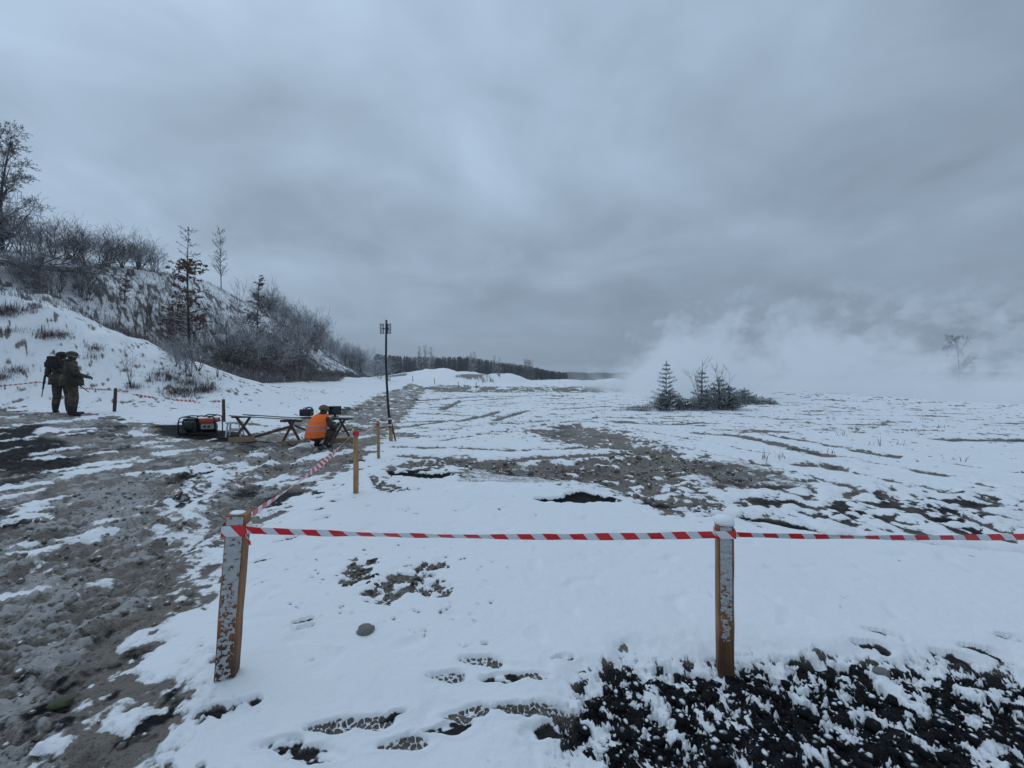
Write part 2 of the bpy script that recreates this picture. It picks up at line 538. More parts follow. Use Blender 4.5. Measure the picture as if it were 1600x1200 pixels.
    if len(k):
        m = np.clip(1.0 - dl[k] / (0.07 + 0.07 * np.clip(big[k] + .3, 0, 1.2)), -1, 1) + 0.5 * mid[k]
        b[k] = np.maximum(b[k], np.clip(m, -1, .7))
        tone[k] = np.maximum(tone[k], sm(1 - dl[k] / 0.4) * 0.95)  # strip behind the bank edge painted black as shadowed earth
        z[k] -= 0.06 * sm(1 - dl[k] / 0.2)
    for p in PATCHES:
        def f_patch(k, s):
            c1, c2 = worley(x[k] * 12, y[k] * 12, 9)
            e = np.clip(s / 0.07, -1.2, .4) + 1.2 * fbm(x[k] * 10, y[k] * 10, 71, 4, .65) - 0.9 * (0.5 - c1) + .05
            b[k] = np.maximum(b[k], np.clip(e, -1, .8))
            tone[k] = np.maximum(tone[k], np.where(s > -.15, np.clip(0.3 + .7 * fine[k], 0, .8), 0))
            lump[k] += np.where(s > -.1, 0.012, 0)
            z[k] -= 0.02 * sm((s + .05) / .1)
        region(p, 0.35, f_patch)
    for pts, w in RUTS:
        xs = [p[0] for p in pts]
        ys = [p[1] for p in pts]
        k = np.where((x > min(xs) - 1) & (x < max(xs) + 1) & (y > min(ys) - 1) & (y < max(ys) + 1))[0]
        if not len(k):
            continue
        d = line_dist(x[k], y[k], pts) + 0.12 * mid[k] + 0.5 * w * big[k]
        b[k] = np.maximum(b[k], np.clip((0.72 if w > 0.125 else 0.50) - d / w * 0.70 + 0.34 * fine[k] + 0.3 * big[k] - .10, -1, 0.6))
        z[k] += -0.03 * np.exp(-(d / w) ** 2) + 0.014 * np.exp(-((d - 1.9 * w) / (0.7 * w)) ** 2)
        tone[k] = np.maximum(tone[k], np.exp(-(d / w) ** 2) * np.clip(.35 + .5 * mid[k], 0, .9))
    for (px, py, hd, sc, tread) in PRINTS:
        cx, cy = flat(px, py)
        k = np.where((np.abs(x - cx) < 0.3) & (np.abs(y - cy) < 0.3))[0]
        if not len(k):
            continue
        a = R(hd)
        lx = (x[k] - cx) * math.sin(a) + (y[k] - cy) * math.cos(a)      # along the boot
        ly = (x[k] - cx) * math.cos(a) - (y[k] - cy) * math.sin(a)
        sc = sc * 0.9
        wd = 0.045 * sc * (1 + 0.25 * np.sin(lx / sc * 18))
        q = np.sqrt((lx / (0.135 * sc)) ** 2 + (ly / wd) ** 2) + 0.18 * fine[k] + 0.15 * mid[k]
        m = sm((1.15 - q) / 0.35)
        if tread:
            c1, c2 = worley(x[k] * 32, y[k] * 32, 12)
            f = -0.38 + 0.95 * sm((c2 - c1) / 0.34) + 0.35 * mid[k]
        else:
            f = 0.16 + 0.9 * fine[k] + 0.6 * mid[k]
        b[k] = np.where(m > 0.02, np.maximum(b[k], b[k] * (1 - m) + m * f), b[k])
        tone[k] = np.maximum(tone[k], m * (0.38 + 0.35 * (1 - tread)))
        z[k] -= m * 0.012
        z[k] += 0.005 * np.exp(-((q - 1.35) / 0.22) ** 2)
    # hillside
    xb = np.interp(y, XB_Y, XB_X)
    t = (xb - x) / 15.0
    hm = sm((t + 0.02) * 9) * sm((y - 16) / 6)
    hn = fbm(x * 0.5, y * 0.5, 81, 3, .6) * 0.5 + fbm(x * 3.3, y * 3.3, 82, 3, .65) * 0.8
    hb = 0.03 + 0.62 * hn - 0.12 * sm((t - 0.3) * 3) + 0.30 * np.exp(-((t - 0.16) / 0.16) ** 2) \
        * (1 - sm((y - 44) / 14))
    cut = sm((y - 36) / 8) * (1 - sm((y - 92) / 15))
    jag = 0.9 * fbm(x * 0.05, y * 0.35, 31, 4)
    cutd = (xb - x - 1.35 + jag)
    cm = cut * np.exp(-((cutd - 0.1) / 0.42) ** 2)
    hb = hb - 0.20 * sm((y - 42) / 8)
    hb = hb + 2.0 * cm
    b = np.where(hm > 0, b * (1 - hm) + hm * hb, b)
    tone = np.maximum(tone, cm * 0.9)
    tone = np.maximum(tone, hm * 0.45)
    # tape mound: thin patches of dead grass
    mm = sm((-x - 8.5) / 3) * sm((y - 12.8) / 1.2) * (1 - hm) * (1 - sm((y - 26) / 5))
    b += mm * (0.38 + 0.62 * np.clip(fbm(x * 2.6, y * 2.6, 83, 4, .65) - 0.10, 0, 1))
    # far brush slopes on the mounds
    fb = np.exp(-(((x + 9) / 5) ** 2 + ((y - 94) / 5) ** 2)) * 1.3 + np.exp(-(((x + 33) / 5) ** 2 + ((y - 118) / 8) ** 2))
    b += fb * 1.1
    # relief of snow cover and clods
    cover = sm((0.12 - b) / 0.45)
    z += near * (0.015 * cover + cover * 0.010 * big + cover * 0.003 * fine)
    z += near * (1 - cover) * lump * (mid * 0.40 + fine * 1.1)
    z += (1 - near) * lump * 1.2 * fbm(x * 0.5, y * 0.5, 91, 3)
    # soft old dents in the undisturbed snow
    z -= near * 0.014 * cover * np.clip(fbm(x * 4.2, y * 4.2, 93, 2) - 0.32, 0, 1) * 2
    return z, b, tone, wet, slush


def gz(x, y):
    return float(land(np.array([x]), np.array([y]))[0][0])


# ------------------------------------------------------------------ material helpers
def new_mat(name):
    m = bpy.data.materials.new(name)
    m.use_nodes = True
    nt = m.node_tree
    nt.nodes.clear()
    out = nt.nodes.new('ShaderNodeOutputMaterial')
    bs = nt.nodes.new('ShaderNodeBsdfPrincipled')
    nt.links.new(bs.outputs[0], out.inputs[0])
    return m, nt, bs


class NB:
    """tiny node builder"""
    def __init__(self, nt):
        self.nt = nt

    def put(self, sock, v):
        if isinstance(v, (int, float)):
            sock.default_value = v
        elif isinstance(v, tuple):
            sock.default_value = v if len(v) != 3 or sock.type != 'RGBA' else (*v, 1)
        else:
            self.nt.links.new(v, sock)

    def math(self, op, a, b=0.0, clamp=False):
        n = self.nt.nodes.new('ShaderNodeMath')
        n.operation = op
        n.use_clamp = clamp
        self.put(n.inputs[0], a)
        self.put(n.inputs[1], b)
        return n.outputs[0]

    def mix(self, f, a, b, blend='MIX'):
        n = self.nt.nodes.new('ShaderNodeMix')
        n.data_type = 'RGBA'
        n.blend_type = blend
        self.put(n.inputs[0], f)
        self.put(n.inputs[6], a)
        self.put(n.inputs[7], b)
        return n.outputs[2]

    def fmix(self, f, a, b):
        n = self.nt.nodes.new('ShaderNodeMix')
        self.put(n.inputs[0], f)
        self.put(n.inputs[2], a)
        self.put(n.inputs[3], b)
        return n.outputs[0]

    def rng(self, v, a, b, c=0.0, d=1.0, smooth=True):
        n = self.nt.nodes.new('ShaderNodeMapRange')
        n.interpolation_type = 'SMOOTHSTEP' if smooth else 'LINEAR'
        self.put(n.inputs[0], v)
        for i, q in enumerate((a, b, c, d)):
            n.inputs[1 + i].default_value = q
        return n.outputs[0]

    def noise(self, vec, scale, detail=4.0, rough=0.55, dist=0.0):
        n = self.nt.nodes.new('ShaderNodeTexNoise')
        if vec is not None:
            self.nt.links.new(vec, n.inputs['Vector'])
        n.inputs['Scale'].default_value = scale
        n.inputs['Detail'].default_value = detail
        n.inputs['Roughness'].default_value = rough
        n.inputs['Distortion'].default_value = dist
        return n.outputs[0]

    def scaled(self, vec, sx, sy, sz):
        n = self.nt.nodes.new('ShaderNodeMapping')
        self.nt.links.new(vec, n.inputs[0])
        n.inputs['Scale'].default_value = (sx, sy, sz)
        return n.outputs[0]

    def attr(self, name):
        n = self.nt.nodes.new('ShaderNodeAttribute')
        n.attribute_name = name
        return n.outputs['Fac']

    def pos(self):
        return self.nt.nodes.new('ShaderNodeNewGeometry').outputs['Position']

    def nrm(self):
        return self.nt.nodes.new('ShaderNodeNewGeometry').outputs['Normal']

    def obj(self):
        return self.nt.nodes.new('ShaderNodeTexCoord').outputs['Object']

    def sep(self, v):
        n = self.nt.nodes.new('ShaderNodeSeparateXYZ')
        self.nt.links.new(v, n.inputs[0])
        return n.outputs

    def bump(self, h, strength, dist, base=None):
        n = self.nt.nodes.new('ShaderNodeBump')
        n.inputs['Strength'].default_value = strength
        n.inputs['Distance'].default_value = dist
        self.nt.links.new(h, n.inputs['Height'])
        if base is not None:
            self.nt.links.new(base, n.inputs['Normal'])
        return n.outputs[0]


def plain(name, col, rough=0.6, vary=0.25, scale=12.0, metal=0.0, bump=0.0, snow=0.0):
    """a painted / bare surface with mottling; snow: how much lies on upward faces"""
    m, nt, bs = new_mat(name)
    N = NB(nt)
    p = N.obj()
    n = N.noise(p, scale, 5)
    c = N.mix(n, tuple(v * (1 - vary) for v in col), tuple(min(1, v * (1 + vary)) for v in col))
    r = N.rng(n, 0.3, 0.7, rough * 0.85, min(1, rough * 1.12))
    if snow > 0:
        up_ = N.sep(N.nrm())[2]
        n2 = N.noise(N.pos(), 14, 4)
        f = N.rng(N.math('ADD', up_, N.math('MULTIPLY', N.math('SUBTRACT', n2, 0.5), 1.2)), 1.0 - snow, 1.25 - snow)
        c = N.mix(f, c, (0.80, 0.82, 0.84))
        r = N.fmix(f, r, 0.75)
    N.put(bs.inputs['Base Color'], c)
    N.put(bs.inputs['Roughness'], r)
    bs.inputs['Metallic'].default_value = metal
    if bump:
        N.put(bs.inputs['Normal'], N.bump(N.noise(p, scale * 4, 5), bump, 0.01))
    return m


def wood(name, dark, light, rough=0.7, along='z', snow=0.0, dark_low=None):
    m, nt, bs = new_mat(name)
    N = NB(nt)
    p = N.obj()
    s = {'z': (26, 26, 1.6), 'x': (1.6, 26, 26)}[along]
    g = N.noise(N.scaled(p, *s), 2.2, 6, 0.65, 0.6)
    k = N.noise(p, 7, 3)
    f = N.math('ADD', N.math('MULTIPLY', g, 0.8), N.math('MULTIPLY', k, 0.35))
    c = N.mix(N.rng(f, 0.35, 0.8), dark, light)
    if dark_low:  # wood colour gets darker towards the lower end
        zz = N.sep(p)[2]
        c = N.mix(N.rng(N.math('ADD', zz, N.math('MULTIPLY', k, 0.2)), dark_low[0], dark_low[1], 1.0, 0.0), c,
                  tuple(v * 0.35 for v in dark))
    if snow > 0:
        up_ = N.sep(N.nrm())[2]
        f2 = N.rng(N.math('ADD', up_, N.math('MULTIPLY', N.math('SUBTRACT', N.noise(N.pos(), 18, 4), 0.5), 1.0)),
                   1.0 - snow, 1.2 - snow)
        c = N.mix(f2, c, (0.8, 0.82, 0.84))
    N.put(bs.inputs['Base Color'], c)
    bs.inputs['Roughness'].default_value = rough
    N.put(bs.inputs['Normal'], N.bump(g, 0.35, 0.006))
    return m


# ------------------------------------------------------------------ object helpers
def tag(o, label=None, cat=None, group=None, kind=None):
    if label:
        o['label'] = label
    if cat:
        o['category'] = cat
    if group:
        o['group'] = group
    if kind:
        o['kind'] = kind
    return o


def link(name, me, mat=None, parent=None):
    o = bpy.data.objects.new(name, me)
    COL.objects.link(o)
    if mat is not None:
        for q in (mat if isinstance(mat, (list, tuple)) else [mat]):
            me.materials.append(q)
    if parent is not None:
        o.parent = parent
    return o


def empty(name, loc=(0, 0, 0), rz=0.0):
    o = bpy.data.objects.new(name, None)
    COL.objects.link(o)
    o.location = loc
    o.rotation_euler = (0, 0, rz)
    o.empty_display_size = 0.2
    return o


def mesh_np(name, verts, faces, smooth=False):
    """faces: (n,3) or (n,4) int array"""
    verts = np.asarray(verts, np.float32)
    faces = np.asarray(faces, np.int32)
    me = bpy.data.meshes.new(name)
    me.vertices.add(len(verts))
    me.vertices.foreach_set('co', verts.ravel())
    n, k = faces.shape
    me.loops.add(n * k)
    me.loops.foreach_set('vertex_index', faces.ravel())
    me.polygons.add(n)
    me.polygons.foreach_set('loop_start', np.arange(0, n * k, k, dtype=np.int32))
    me.polygons.foreach_set('loop_total', np.full(n, k, np.int32))
    if smooth:
        me.polygons.foreach_set('use_smooth', np.ones(n, bool))
    me.update(calc_edges=True)
    return me


class MB:
    """collects shapes into one mesh"""
    def __init__(self):
        self.v, self.f = [], []

    def quad_tube(self, p0, p1, r0, r1, sides=6, cap=True):
        p0, p1 = Vector(p0), Vector(p1)
        d = (p1 - p0)
        if d.length < 1e-7:
            return
        d.normalize()
        a = d.orthogonal().normalized()
        c = d.cross(a)
        b = len(self.v)
        for p, r in ((p0, r0), (p1, r1)):
            for i in range(sides):
                t = 2 * math.pi * i / sides
                self.v.append(p + a * (math.cos(t) * r) + c * (math.sin(t) * r))
        for i in range(sides):
            j = (i + 1) % sides
            self.f.append((b + i, b + j, b + sides + j, b + sides + i))
        if cap:
            self.f.append(tuple(b + i for i in reversed(range(sides))))
            self.f.append(tuple(b + sides + i for i in range(sides)))

    def path(self, pts, radii, sides=8, cap=True):
        """continuous tube through points"""
        pts = [Vector(p) for p in pts]
        if isinstance(radii, (int, float)):
            radii = [radii] * len(pts)
        b = len(self.v)
        prev = None
        for i, p in enumerate(pts):
            d = (pts[min(i + 1, len(pts) - 1)] - pts[max(i - 1, 0)]).normalized()
            if prev is None:
                a = d.orthogonal().normalized()
            else:
                a = (prev - d * prev.dot(d))
                a = a.normalized() if a.length > 1e-6 else d.orthogonal().normalized()
            prev = a
            c = d.cross(a)
            for k in range(sides):
                t = 2 * math.pi * k / sides
                self.v.append(p + (a * math.cos(t) + c * math.sin(t)) * radii[i])
        for i in range(len(pts) - 1):
            for k in range(sides):
                j = (k + 1) % sides
                q = b + i * sides
                self.f.append((q + k, q + j, q + sides + j, q + sides + k))
        if cap:
            self.f.append(tuple(b + k for k in reversed(range(sides))))
            q = b + (len(pts) - 1) * sides
            self.f.append(tuple(q + k for k in range(sides)))

    def box(self, c, s, rot=None, bevel=0.0, jitter=0.0, rng=None):
        """box with centre c, full size s; bevelled by chamfer"""
        bm = bmesh.new()
        bmesh.ops.create_cube(bm, size=1.0)
        for v in bm.verts:
            v.co = Vector((v.co.x * s[0], v.co.y * s[1], v.co.z * s[2]))
        if bevel > 0:
            bmesh.ops.bevel(bm, geom=list(bm.edges), offset=bevel, segments=2, profile=0.6, affect='EDGES')
        b = len(self.v)
        M = rot.to_3x3() if rot is not None else Matrix.Identity(3)
        bm.verts.index_update()
        for v in bm.verts:
            q = v.co.copy()
            if jitter and rng:
                q += Vector((rng.uniform(-1, 1), rng.uniform(-1, 1), rng.uniform(-1, 1))) * jitter
            self.v.append(M @ q + Vector(c))
        for f in bm.faces:
            self.f.append(tuple(b + v.index for v in f.verts))
        bm.free()

    def lathe(self, prof, n=16, c=(0, 0, 0), M=None):
        b = len(self.v)
        for (r, z) in prof:
            for i in range(n):
                t = 2 * math.pi * i / n
                q = Vector((r * math.cos(t), r * math.sin(t), z))
                if M is not None:
                    q = M @ q
                self.v.append(q + Vector(c))
        for k in range(len(prof) - 1):
            for i in range(n):
                j = (i + 1) % n
                q = b + k * n
                self.f.append((q + i, q + j, q + n + j, q + n + i))
        self.f.append(tuple(b + i for i in reversed(range(n))))
        q = b + (len(prof) - 1) * n
        self.f.append(tuple(q + i for i in range(n)))

    def build(self, name, mat, parent=None, smooth=False):
        me = bpy.data.meshes.new(name)
        me.from_pydata([tuple(v) for v in self.v], [], self.f)
        if smooth:
            for p in me.polygons:
                p.use_smooth = True
        me.update()
        return link(name, me, mat, parent)


def beam(p0, p1, w, t, upv=(0, 0, 1), bevel=0.003):
    """rectangular timber between two points; w across, t along up"""
    p0, p1 = Vector(p0), Vector(p1)
    d = (p1 - p0)
    L = d.length
    x = d.normalized()
    y = Vector(upv).cross(x).normalized()
    z = x.cross(y)
    M = Matrix((x, y, z)).transposed()
    mb = MB()
    mb.box((p0 + p1) / 2, (L, w, t), M, bevel)
    return mb


# ------------------------------------------------------------------ ground
def make_ground():
    na, nr = 860, 860
    u = np.linspace(-math.tan(R(61) * 0.75), math.tan(R(61) * 0.75), na)
    az = np.arctan(u) / 0.75
    back = np.linspace(R(61), 2 * math.pi - R(61), 72)[1:-1]
    az = np.concatenate([az, back])
    q = np.linspace(-2 / math.sqrt(0.75), -2 / math.sqrt(72), nr)
    rad = (2 / q) ** 2
    rad = np.concatenate([[0.28, 0.5], rad, np.geomspace(72, 1500, 70)[1:]])
    A, Q = np.meshgrid(az, rad)
    X = (np.sin(A) * Q).ravel()
    Y = (np.cos(A) * Q).ravel()
    z, b, tone, wet, slush = land(X, Y)
    M, K = len(rad), len(az)
    i, j = np.meshgrid(np.arange(M - 1), np.arange(K), indexing='ij')
    j2 = (j + 1) % K
    f = np.stack([i * K + j, (i + 1) * K + j, (i + 1) * K + j2, i * K + j2], -1).reshape(-1, 4)[:, ::-1]
    V = np.stack([X, Y, z], 1)
    # close the small ring under the camera station
    V = np.vstack([V, [[0, 0, gz(0.0, 0.01)]]])
    c = len(V) - 1
    fan = np.stack([np.arange(K), (np.arange(K) + 1) % K, np.full(K, c), np.full(K, c)], 1)
    me = bpy.data.meshes.new('ground')
    nv = len(V)
    me.vertices.add(nv)
    me.vertices.foreach_set('co', V.astype(np.float32).ravel())
    nq = len(f)
    loops = np.concatenate([f.ravel(), np.stack([fan[:, 1], fan[:, 0], fan[:, 2]], 1).ravel()])
    me.loops.add(len(loops))
    me.loops.foreach_set('vertex_index', loops.astype(np.int32))
    me.polygons.add(nq + K)
    st = np.concatenate([np.arange(nq) * 4, nq * 4 + np.arange(K) * 3])
    tot = np.concatenate([np.full(nq, 4), np.full(K, 3)])
    me.polygons.foreach_set('loop_start', st.astype(np.int32))
    me.polygons.foreach_set('loop_total', tot.astype(np.int32))
    me.polygons.foreach_set('use_smooth', np.ones(nq + K, bool))
    me.update(calc_edges=True)
    for nm, arr in (('bare', b), ('tone', tone), ('wet', wet), ('slush', slush)):
        at = me.attributes.new(nm, 'FLOAT', 'POINT')
        at.data.foreach_set('value', np.append(arr, arr[0]).astype(np.float32))
    return me


def ground_mat():
    m, nt, bs = new_mat('snowy_ground')
    N = NB(nt)
    p = N.pos()
    bare, tone, wet, slush = (N.attr(a) for a in ('bare', 'tone', 'wet', 'slush'))
    n1 = N.noise(p, 6.0, 6, 0.62)
    n2 = N.noise(p, 34.0, 5, 0.65)
    n3 = N.noise(p, 130.0, 3, 0.6)
    n0 = N.noise(p, 1.1, 5, 0.6)
    t = N.math('ADD', bare, N.math('MULTIPLY', N.math('SUBTRACT', n1, 0.5), 0.55))
    t = N.math('ADD', t, N.math('MULTIPLY', N.math('SUBTRACT', n2, 0.5), 0.55))
    t = N.math('ADD', t, N.math('MULTIPLY', N.math('SUBTRACT', n3, 0.5), 0.22))
    mask = N.rng(t, -0.08, 0.11)
    # earth
    mudc = N.mix(n1, (0.105, 0.086, 0.068), (0.26, 0.22, 0.18))
    mudc = N.mix(N.rng(n2, 0.35, 0.75), mudc, (0.20, 0.172, 0.145))
    blk = N.mix(N.rng(n2, 0.3, 0.8), (0.006, 0.0065, 0.008), (0.032, 0.031, 0.031))
    tn = N.rng(N.math('ADD', tone, N.math('MULTIPLY', N.math('SUBTRACT', n2, 0.5), 0.5)), 0.15, 0.85)
    earth = N.mix(tn, mudc, blk)
    earth = N.mix(N.math('MULTIPLY', N.rng(n3, 0.52, 0.70), 0.45), earth, N.mix(tn, (0.26, 0.24, 0.21), (0.075, 0.073, 0.07)))
    earth = N.mix(N.math('MULTIPLY', N.rng(n3, 0.48, 0.32), 0.6), earth, N.mix(tn, (0.03, 0.026, 0.024), (0.004, 0.004, 0.005)))
    sl = N.rng(N.math('ADD', slush, N.math('MULTIPLY', N.math('SUBTRACT', n2, 0.5), 1.3)), 0.42, 0.82)
    earth = N.mix(N.math('MULTIPLY', sl, 0.80), earth, (0.43, 0.42, 0.41))
    pud = N.rng(wet, 0.86, 0.97)
    earth = N.mix(N.math('MULTIPLY', N.rng(n2, 0.455, 0.36), 0.75), earth, (0.022, 0.02, 0.02))
    earth = N.mix(pud, earth, (0.055, 0.05, 0.045))
    snowc = N.mix(n0, (0.77, 0.785, 0.80), (0.87, 0.877, 0.883))
    # thin, soiled snow near the patches
    thin = N.rng(t, -0.34, 0.0)
    snowc = N.mix(N.math('MULTIPLY', thin, N.rng(n2, 0.35, 0.8)), snowc, (0.52, 0.53, 0.545))
    N.put(bs.inputs['Base Color'], N.mix(mask, snowc, earth))
    er = N.fmix(wet, 0.75, N.rng(n2, 0.3, 0.75, 0.28, 0.62))
    er = N.fmix(pud, er, 0.06)
    N.put(bs.inputs['Roughness'], N.fmix(mask, 0.72, er))
    N.put(bs.inputs['Specular IOR Level'], N.fmix(pud, N.fmix(mask, 0.25, N.fmix(tn, 0.45, 0.05)), 0.5))
    hgt = N.math('ADD', N.math('MULTIPLY', n2, 0.55), N.math('MULTIPLY', n3, 0.30))
    hgt = N.math('MULTIPLY', hgt, N.math('SUBTRACT', 1.0, pud))
    amp = N.fmix(mask, 0.42, 1.0)
    hgt = N.math('MULTIPLY', hgt, amp)
    hgt = N.math('SUBTRACT', hgt, N.math('MULTIPLY', mask, 0.35))
    N.put(bs.inputs['Normal'], N.bump(hgt, 0.75, 0.035))
    return m


GROUND = link('ground', make_ground(), ground_mat())
tag(GROUND, kind='structure')

# ------------------------------------------------------------------ shared materials
CRUST = plain('snow_crust', (0.44, 0.44, 0.445), 0.8, 0.28, 45, 0, 0.3)
SNOW = plain('snow_lump', (0.82, 0.835, 0.85), 0.75, 0.05, 30)
POST_WOOD = wood('post_wood', (0.12, 0.050, 0.020), (0.38, 0.175, 0.068), dark_low=(0.05, 0.45))
STAKE_WOOD = wood('stake_wood', (0.24, 0.13, 0.05), (0.50, 0.30, 0.13), dark_low=(-0.1, 0.2))
DARK_WOOD = wood('dark_wood', (0.035, 0.018, 0.014), (0.10, 0.05, 0.036))
TRESTLE_WOOD = wood('trestle_wood', (0.055, 0.028, 0.020), (0.15, 0.075, 0.05))
BOARD_WOOD = wood('board_wood', (0.22, 0.15, 0.085), (0.42, 0.30, 0.18), along='x')
GREY_BOARD = wood('weathered_board', (0.13, 0.12, 0.11), (0.30, 0.28, 0.26), along='x', snow=0.35)
BLACK_PLASTIC = plain('black_plastic', (0.012, 0.013, 0.016), 0.45, 0.2, 20)
BLACK_METAL = plain('black_metal', (0.016, 0.017, 0.02), 0.4, 0.3, 30, 0.3)
RED_PAINT = plain('red_paint', (0.50, 0.055, 0.02), 0.35, 0.15, 18, 0.0, 0.0, 0.06)
WHITE_PAINT = plain('white_paint', (0.62, 0.64, 0.65), 0.5, 0.1, 12)
GREY_METAL = plain('grey_metal', (0.28, 0.29, 0.30), 0.4, 0.2, 20, 0.6)


def tape_mat():
    m, nt, bs = new_mat('barrier_tape')
    N = NB(nt)
    uv = nt.nodes.new('ShaderNodeUVMap').outputs[0]
    s = N.sep(uv)
    u = N.math('ADD', s[0], N.math('MULTIPLY', s[1], 0.85))
    fr = N.math('FRACT', N.math('DIVIDE', u, 0.138))
    red = N.rng(N.math('ABSOLUTE', N.math('SUBTRACT', fr, 0.5)), 0.268, 0.28, 1.0, 0.0)
    n = N.noise(uv, 60, 3)
    wh = N.mix(n, (0.60, 0.61, 0.63), (0.74, 0.75, 0.77))
    rd = N.mix(n, (0.58, 0.010, 0.016), (0.70, 0.018, 0.024))
    N.put(bs.inputs['Base Color'], N.mix(red, wh, rd))
    bs.inputs['Roughness'].default_value = 0.38
    N.put(bs.inputs['Normal'], N.bump(N.noise(N.scaled(uv, 30, 120, 1), 1.0, 3), 0.25, 0.004))
    return m


TAPE = tape_mat()


def ribbon(name, pts, width, sag, twist, label, group='red and white barrier tape', seg=40, fold=None, parent=None):
    """tape through tie points; twist(t) = roll angle of the band, fold(t) = fraction of the width left unfolded"""
    pts = [Vector(p) for p in pts]
    C, L = [], []
    run = 0.0
    for i in range(len(pts) - 1):
        a, b = pts[i], pts[i + 1]
        for k in range(seg + (1 if i == len(pts) - 2 else 0)):
            t = k / seg
            p = a.lerp(b, t)
            p.z -= sag[i] * 4 * t * (1 - t)
            if C:
                run += (p - C[-1]).length
            C.append(p)
            L.append(run)
    V, F, UV = [], [], []
    n = len(C)
    for i, p in enumerate(C):
        d = (C[min(i + 1, n - 1)] - C[max(i - 1, 0)]).normalized()
        side = d.cross(Vector((0, 0, 1))).normalized()
        upv = side.cross(d)
        t = L[i] / run
        a = twist(t)
        w = width * (fold(t) if fold else 1.0)
        ax = upv * math.cos(a) + side * math.sin(a)
        bow = (side * math.cos(a) - upv * math.sin(a)) * 0.0025
        for s in (-0.5, 0.0, 0.5):
            V.append(p + ax * (w * s) + (bow if s == 0 else Vector()))
            UV.append((L[i], (s + 0.5) * w))
    for i in range(n - 1):
        for k in (0, 1):
            q = i * 3 + k
            F.append((q, q + 3, q + 4, q + 1))
    me = bpy.data.meshes.new(name)
    me.from_pydata([tuple(v) for v in V], [], F)
    ul = me.uv_layers.new(name='UVMap')
    for lp in me.loops:
        ul.data[lp.index].uv = UV[lp.vertex_index]
    for p in me.polygons:
        p.use_smooth = True
    me.update()
    o = link(name, me, TAPE, parent)
    if parent is None:
        tag(o, label, 'barrier tape', group)
    return o


def snow_crust(name, w, z0, z1, seed, dens, parent, yoff):
    """snow blown against the front face of a post: a lumpy crust with holes"""
    nx, nzv = 26, int((z1 - z0) / 0.0042)
    xs = np.linspace(-w / 2 + 0.003, w / 2 - 0.003, nx)
    zs = np.linspace(z0, z1, nzv)
    X, Z = np.meshgrid(xs, zs)
    f = fbm(X * 30 + seed, Z * 42, 3 + seed, 5, 0.72)
    d = dens((Z - z0) / (z1 - z0))
    keep = f + d
    th = 0.002 + 0.007 * np.clip(keep, 0, 0.8) + 0.001 * fbm(X * 90, Z * 90, 7, 2)
    V = [(x, yoff - t, z) for x, t, z in zip(X.ravel(), th.ravel(), Z.ravel())]
    F = []
    for j in range(nzv - 1):
        for i in range(nx - 1):
            if keep[j:j + 2, i:i + 2].mean() > 0:
                a = j * nx + i
                F.append((a, a + 1, a + nx + 1, a + nx))
    used = sorted({i for f_ in F for i in f_})
    mp = {v: k for k, v in enumerate(used)}
    me = bpy.data.meshes.new(name)
    me.from_pydata([V[i] for i in used], [], [tuple(mp[i] for i in f_) for f_ in F])
    for p in me.polygons:
        p.use_smooth = True
    me.update()
    return link(name, me, CRUST, parent)


def snow_cap(name, w, d, h, z, parent, rng, sink=0.002):
    """rounded pad of snow on top of a post"""
    n = 12
    V, F = [], []
    rings = [(1.0, 0.0), (1.03, 0.35), (0.96, 0.72), (0.72, 0.95), (0.35, 1.03)]
    for k, (s, q) in enumerate(rings):
        for i in range(n):
            t = 2 * math.pi * i / n
            c, sn = math.cos(t), math.sin(t)
            e = 3.2
            rr = (abs(c) ** e + abs(sn) ** e) ** (-1 / e)
            j = 1 + rng.uniform(-0.05, 0.05)
            V.append((c * rr * w / 2 * s * j, sn * rr * d / 2 * s * j, z - sink + h * q * (1 + rng.uniform(-0.07, 0.07))))
    V.append((0, 0, z + h * 1.04))
    for k in range(len(rings) - 1):
        for i in range(n):
            j = (i + 1) % n
            F.append((k * n + i, k * n + j, (k + 1) * n + j, (k + 1) * n + i))
    top = (len(rings) - 1) * n
    for i in range(n):
        F.append((top + i, top + (i + 1) % n, len(V) - 1))
    F.append(tuple(reversed(range(n))))
    me = bpy.data.meshes.new(name)
    me.from_pydata(V, [], F)
    for p in me.polygons:
        p.use_smooth = True
    me.update()
    return link(name, me, SNOW, parent)


rnd = random.Random(4)


def timber_mesh(w, d, h, sink, rng, wob=0.004, n=9, top_slope=0.0):
    """squared timber with slightly uneven faces"""
    V, F = [], []
    ch = min(w, d) * 0.10
    for k in range(n + 1):
        z = -sink + (h + sink) * k / n
        ox, oy = rng.uniform(-wob, wob), rng.uniform(-wob, wob)
        base = [(-w / 2 + ch, -d / 2), (w / 2 - ch, -d / 2), (w / 2, -d / 2 + ch), (w / 2, d / 2 - ch),
                (w / 2 - ch, d / 2), (-w / 2 + ch, d / 2), (-w / 2, d / 2 - ch), (-w / 2, -d / 2 + ch)]
        for (x, y) in base:
            zz = z + (top_slope * x if k == n else 0)
            V.append((x + ox * 0.5 + rng.uniform(-wob, wob) * 0.3, y + oy * 0.5 + rng.uniform(-wob, wob) * 0.3, zz))
    for k in range(n):
        for i in range(8):
            j = (i + 1) % 8
            F.append((k * 8 + i, k * 8 + j, (k + 1) * 8 + j, (k + 1) * 8 + i))
    F.append(tuple(range(7, -1, -1)))
    F.append(tuple(n * 8 + i for i in range(8)))
    me = bpy.data.meshes.new('timber')
    me.from_pydata(V, [], F)
    me.update()
    return me


